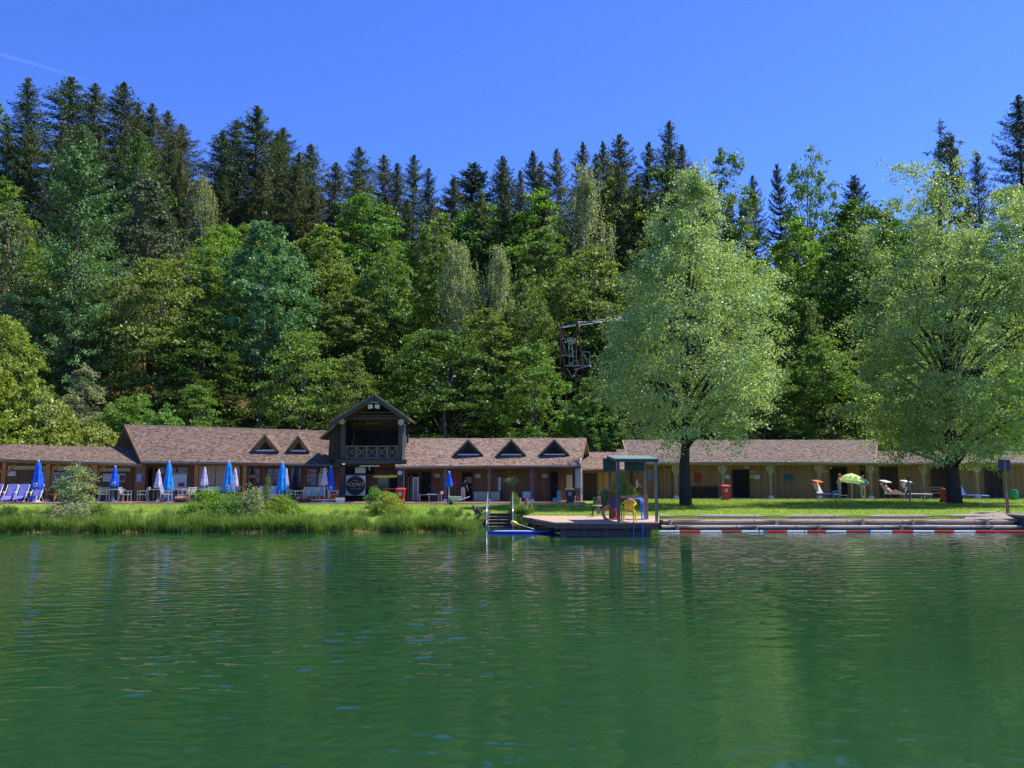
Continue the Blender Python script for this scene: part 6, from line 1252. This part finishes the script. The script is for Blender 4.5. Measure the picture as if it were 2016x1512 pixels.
def person(label, loc, rz, hgt, pose, skin, clothes, hair, group=None, sex='m', tilt=0):
    t = thing('person', label, 'person', loc, R_(rz), group); k = hgt/1.78; J = {a: [Vector(b[0]), b[1]] for a, b in J0.items()}
    for a, v in pose.items(): J[a][0] = Vector(v)
    V = []; Rr = []; ix = {}; E = []
    for a, (v, r) in J.items(): ix[a] = len(V); V.append(v*k); Rr.append(r*k)
    E = [(ix[a], ix[b]) for a, b in BE]
    for s in 'LR':   # five fingers rooted in the palm
        w = J['wr'+s][0]; p = J['pa'+s][0]; d = (p-w).normalized(); sd_ = d.cross(Vector((0, 1, .3))).normalized(); cu = Vector((0, -1, 0)); cu = (cu-d*cu.dot(d)).normalized()
        for fi, (o_, L) in enumerate(((-.026, .075), (-.009, .085), (.009, .08), (.026, .062))):
            b = len(V); V += [(p+sd_*o_*.8+d*.012)*k, (p+sd_*o_+d*L*.55)*k, (p+sd_*o_+d*L*.9+cu*.018)*k]; Rr += [.009*k, .008*k, .006*k]; E += [(ix['pa'+s], b), (b, b+1), (b+1, b+2)]
        b = len(V); V += [(p-sd_*.036-d*.01+cu*.01)*k, (p-sd_*.05+d*.03+cu*.02)*k]; Rr += [.010*k, .008*k]; E += [(ix['pa'+s], b), (b, b+1)]
    skinned('body', V, E, Rr, skin, t, 1, 0)
    for nm, chain, ex, m in clothes:
        nn = []; EE = []
        for a, b in chain:
            for q in (a, b):
                if q not in nn: nn.append(q)
            EE.append((nn.index(a), nn.index(b)))
        VV_ = []; RR_ = []
        for q in nn:
            if '>' in q: a, b, f = q.split('>'); f = float(f); VV_.append(J[a][0].lerp(J[b][0], f)*k); RR_.append((lerp(J[a][1], J[b][1], f)+ex)*k)
            else: VV_.append(J[q][0]*k); RR_.append((J[q][1]+ex)*k)
        skinned(nm, VV_, EE, RR_, m, t, 1, 0)
    hm, ln, hn = hair; c = J['h1'][0]*k+(J['h2'][0]-J['h0'][0])*k*.12; f = (J['nose'][0]-J['h0'][0]).normalized()
    up = (J['h2'][0]-J['h0'][0]).normalized(); q = up.to_track_quat('Z', 'Y').to_matrix()
    mb = MB(); prof = [(max(.004, math.sin(a)), math.cos(a)) for a in np.linspace(0, ln, 7)]; mb.lathe([(r*.098*k, z*.10*k) for r, z in prof], c-f*.018*k, 14, M=q.to_4x4()); h = mb.build(hn, hm, t, local=True, smooth=True)
    if hn == 'cap': MB().prism([c+f*.06*k+Vector((-.06, 0, .01))*k, c+f*.06*k+Vector((.06, 0, .01))*k, c+f*.17*k+Vector((.04, 0, -.005))*k, c+f*.17*k+Vector((-.04, 0, -.005))*k], (0, 0, .012)).build('visor', hm, h)
    return t
SK1 = mat('skin_tan', (.66, .34, .22), .5, .08); SK2 = mat('skin_light', (.72, .45, .34), .5, .08); SK3 = mat('skin_shaded', (.30, .15, .09), .5, .08); HAIR = mat('hair_brown', (.07, .04, .025), .7); HAIRB = mat('hair_blond', (.30, .20, .10), .7)  # third skin colour is darkened to carry the tree shade on the boy
SHORT = [('pel', 'hiL'), ('pel', 'hiR'), ('hiL', 'hiL>knL>.45'), ('hiR', 'hiR>knR>.45'), ('pel', 'pel>wai>.4')]; BRIEF = [('pel', 'hiL>knL>.12'), ('pel', 'hiR>knR>.12'), ('pel', 'pel>wai>.3')]
SHIRT = [('pel>wai>.1', 'wai'), ('wai', 'che'), ('che', 'nkb>che>.35'), ('che', 'shL'), ('che', 'shR'), ('shL', 'shL>elL>.55'), ('shR', 'shR>elR>.55')]; TROU = [('pel', 'hiL'), ('pel', 'hiR'), ('hiL', 'knL'), ('hiR', 'knR'), ('knL', 'knL>anL>.93'), ('knR', 'knR>anR>.93'), ('pel', 'pel>wai>.4')]
person('man in a red cap and blue swim shorts standing in profile by the green parasol', at(1653.5, 54.4, .6), 82, 1.74, {'elR': (.16, .12, 1.14), 'wrR': (.14, -.04, .93), 'paR': (.13, -.09, .87), 'wai': (0, -.03, 1.09), 'h1': (0, -.05, 1.67), 'h0': (0, -.05, 1.59), 'h2': (0, -.05, 1.74), 'nose': (0, -.135, 1.62)}, SK1, [('shorts', SHORT, .022, mat('shorts_blue', (.05, .30, .70), .6))], (RED, 1.7, 'cap'))
person('person in a turquoise shirt and beige trousers, hands on hips under the green parasol', at(1700, 54.0, .6), 175, 1.62, {'elL': (-.40, .05, 1.20), 'wrL': (-.2, -.05, 1.02), 'paL': (-.15, -.07, 1.0), 'elR': (.40, .05, 1.20), 'wrR': (.2, -.05, 1.02), 'paR': (.15, -.07, 1.0)}, SK2, [('shirt', SHIRT, .028, mat('shirt_teal', (.08, .50, .60), .7)), ('trousers', TROU, .02, mat('trousers_beige', (.50, .42, .26), .7))], (HAIRB, 2.1, 'hair'))
person('shade-darkened boy in black trunks running in the tree shade', at(1791, 45.2, .6), 195, 1.56, {'pel': (0, 0, .95), 'knR': (.10, -.22, .62), 'anR': (.09, .18, .45), 'toR': (.09, .2, .33), 'knL': (-.08, -.06, .50), 'anL': (-.06, .0, .08), 'toL': (-.06, -.16, .035), 'elL': (-.32, .06, 1.22), 'wrL': (-.26, -.16, 1.10), 'paL': (-.24, -.22, 1.09), 'elR': (.30, .14, 1.20), 'wrR': (.30, -.08, 1.02), 'paR': (.29, -.14, .99)}, SK3, [('trunks', BRIEF, .02, BLACK)], (HAIR, 2.0, 'hair'))
person('man in a white shirt and black trousers standing at the left end of the cabins', at(1255, 57.2, .64), 75, 1.42, {'elL': (-.2, -.08, 1.14), 'wrL': (-.12, -.3, 1.02), 'paL': (-.1, -.36, 1.0), 'elR': (.2, -.08, 1.14), 'wrR': (.12, -.3, 1.02), 'paR': (.1, -.36, 1.0)}, SK2, [('shirt', SHIRT, .025, mat('shirt_white', (.65, .62, .62), .7)), ('trousers', TROU, .02, BLACK)], (HAIR, 1.9, 'hair'))
person('person with pale trousers and a black top bending in the changing room doorway', at(911.5, 49.2, .7), 150, 1.45, {'che': (0, -.12, 1.27), 'nkb': (0, -.2, 1.40), 'nk': (0, -.25, 1.45), 'h0': (0, -.30, 1.48), 'h1': (0, -.34, 1.53), 'h2': (0, -.38, 1.57), 'nose': (0, -.38, 1.44), 'shL': (-.17, -.15, 1.36), 'shR': (.17, -.15, 1.36), 'elL': (-.2, -.22, 1.08), 'wrL': (-.18, -.34, .88), 'paL': (-.17, -.38, .82), 'elR': (.2, -.22, 1.08), 'wrR': (.18, -.34, .88), 'paR': (.17, -.38, .82)}, SK2, [('top', SHIRT, .025, BLACK), ('trousers', TROU, .025, mat('trousers_pale', (.50, .48, .44), .7))], (HAIR, 2.0, 'hair'))
person('woman in a pink swimsuit lying on the white lounger with shade', at(1758, 54.0, .62), 34, 1.62, {'pel': (0, .18, .50), 'wai': (0, .30, .60), 'che': (0, .42, .78), 'nkb': (0, .50, .93), 'nk': (0, .53, .98), 'h0': (0, .55, 1.04), 'h1': (0, .57, 1.12), 'h2': (0, .59, 1.18), 'nose': (0, .46, 1.10), 'shL': (-.17, .48, .88), 'shR': (.17, .48, .88), 'elL': (-.32, .62, 1.0), 'wrL': (-.16, .64, 1.16), 'paL': (-.1, .66, 1.18), 'elR': (.26, .3, .70), 'wrR': (.16, .1, .62), 'paR': (.12, .04, .6),
 'hiL': (-.09, .12, .50), 'hiR': (.09, .12, .50), 'knL': (-.1, -.28, .72), 'knR': (.1, -.32, .60), 'anL': (-.1, -.60, .49), 'anR': (.1, -.76, .47), 'toL': (-.1, -.68, .5), 'toR': (.1, -.82, .56)}, SK2, [('swimsuit', [('pel', 'wai'), ('wai', 'che'), ('pel', 'hiL>knL>.1'), ('pel', 'hiR>knR>.1')], .016, mat('pink_fabric', (.75, .25, .28), .6))], (HAIR, 2.0, 'hair'))

# ------------------------------------------------------------------ power pole on the slope
Yp = 71; RST = mat('rusty_pole', (.15, .062, .045), .8, .35, 4, sc=(3, 3, .5)); zg = ground(GX(1130, Yp, 5), Yp)
t = thing('power_pole', 'wooden A frame power pole with a transformer platform standing among the trees', 'power pole', (GX(1130, Yp, 8), Yp, zg))
def q(px, py, y=Yp): return W(px, py, y)
for a, b in ((q(1106, 640), q(1118, 860)), (q(1103, 640, Yp+.6), q(1102, 860, Yp+.6)), (q(1136, 630), q(1148, 730)), (q(1135, 632), q(1131, 860))):
    MB().tube([b, a], [.09, .06], 8).build('pole', RST, t)
for a, b in ((q(1105, 667), q(1113, 667)), (q(1106, 699), q(1132, 702)), (q(1100, 645), q(1172, 631)),): MB().bar(a, b, .07).build('cross_arm', mat('pale_steel', (.42, .42, .43), .5, .15), t)
pf = MB(); pf.bar(q(1113, 720), q(1162, 720), .1, .08); pf.bar(q(1146, 693, Yp-.5), q(1161, 693, Yp-.5), .05); pf.bar(q(1161, 693, Yp-.5), q(1161, 721, Yp-.5), .05); pf.bar(q(1147, 695, Yp-.5), q(1161, 721, Yp-.5), .04); pf.bar(q(1130, 728, Yp-.5), q(1162, 720, Yp-.5), .07); pf.bar(q(1116, 725), q(1128, 744), .05); pf.bar(q(1138, 726), q(1126, 744), .05)
pf.bar(q(1107, 669), q(1113, 690), .05); pf.bar(q(1120, 664), q(1121, 722), .035); pf.bar(q(1127, 664), q(1128, 722), .035); pf.bar(q(1134, 690), q(1137, 722), .04); pf.build('platform', MATS['pale_steel'], t)
for k, (px, py) in enumerate(((1118, 670), (1123, 667), (1127, 672), (1120, 684), (1126, 686))):
    p = q(px, py, Yp-.1); MB().lathe([(.03, -.2), (.07, -.15), (.03, -.1), (.07, -.03), (.03, .02), (.07, .08), (.02, .14)], p, 8).build('insulator', mat('porcelain', (.55, .6, .62), .2), t)
for i, (a, b) in enumerate(((q(1172, 631), W(1600, 515, 96)), (q(1136, 634), W(1570, 548, 92)), (q(1106, 645), W(1590, 505, 94)))):
    pts = [a.lerp(b, u)-Vector((0, 0, 1.4*math.sin(math.pi*u))) for u in np.linspace(0, 1, 14)]; MB().tube(pts, .022, 4).build('wire', MATS['pale_steel'], t)
p = W(1119, 805, 69); MB().box(p.x-.2, p.x+.2, 68.9, 69.3, p.z-.55, p.z+.55).build('white_box', PLAST, t)
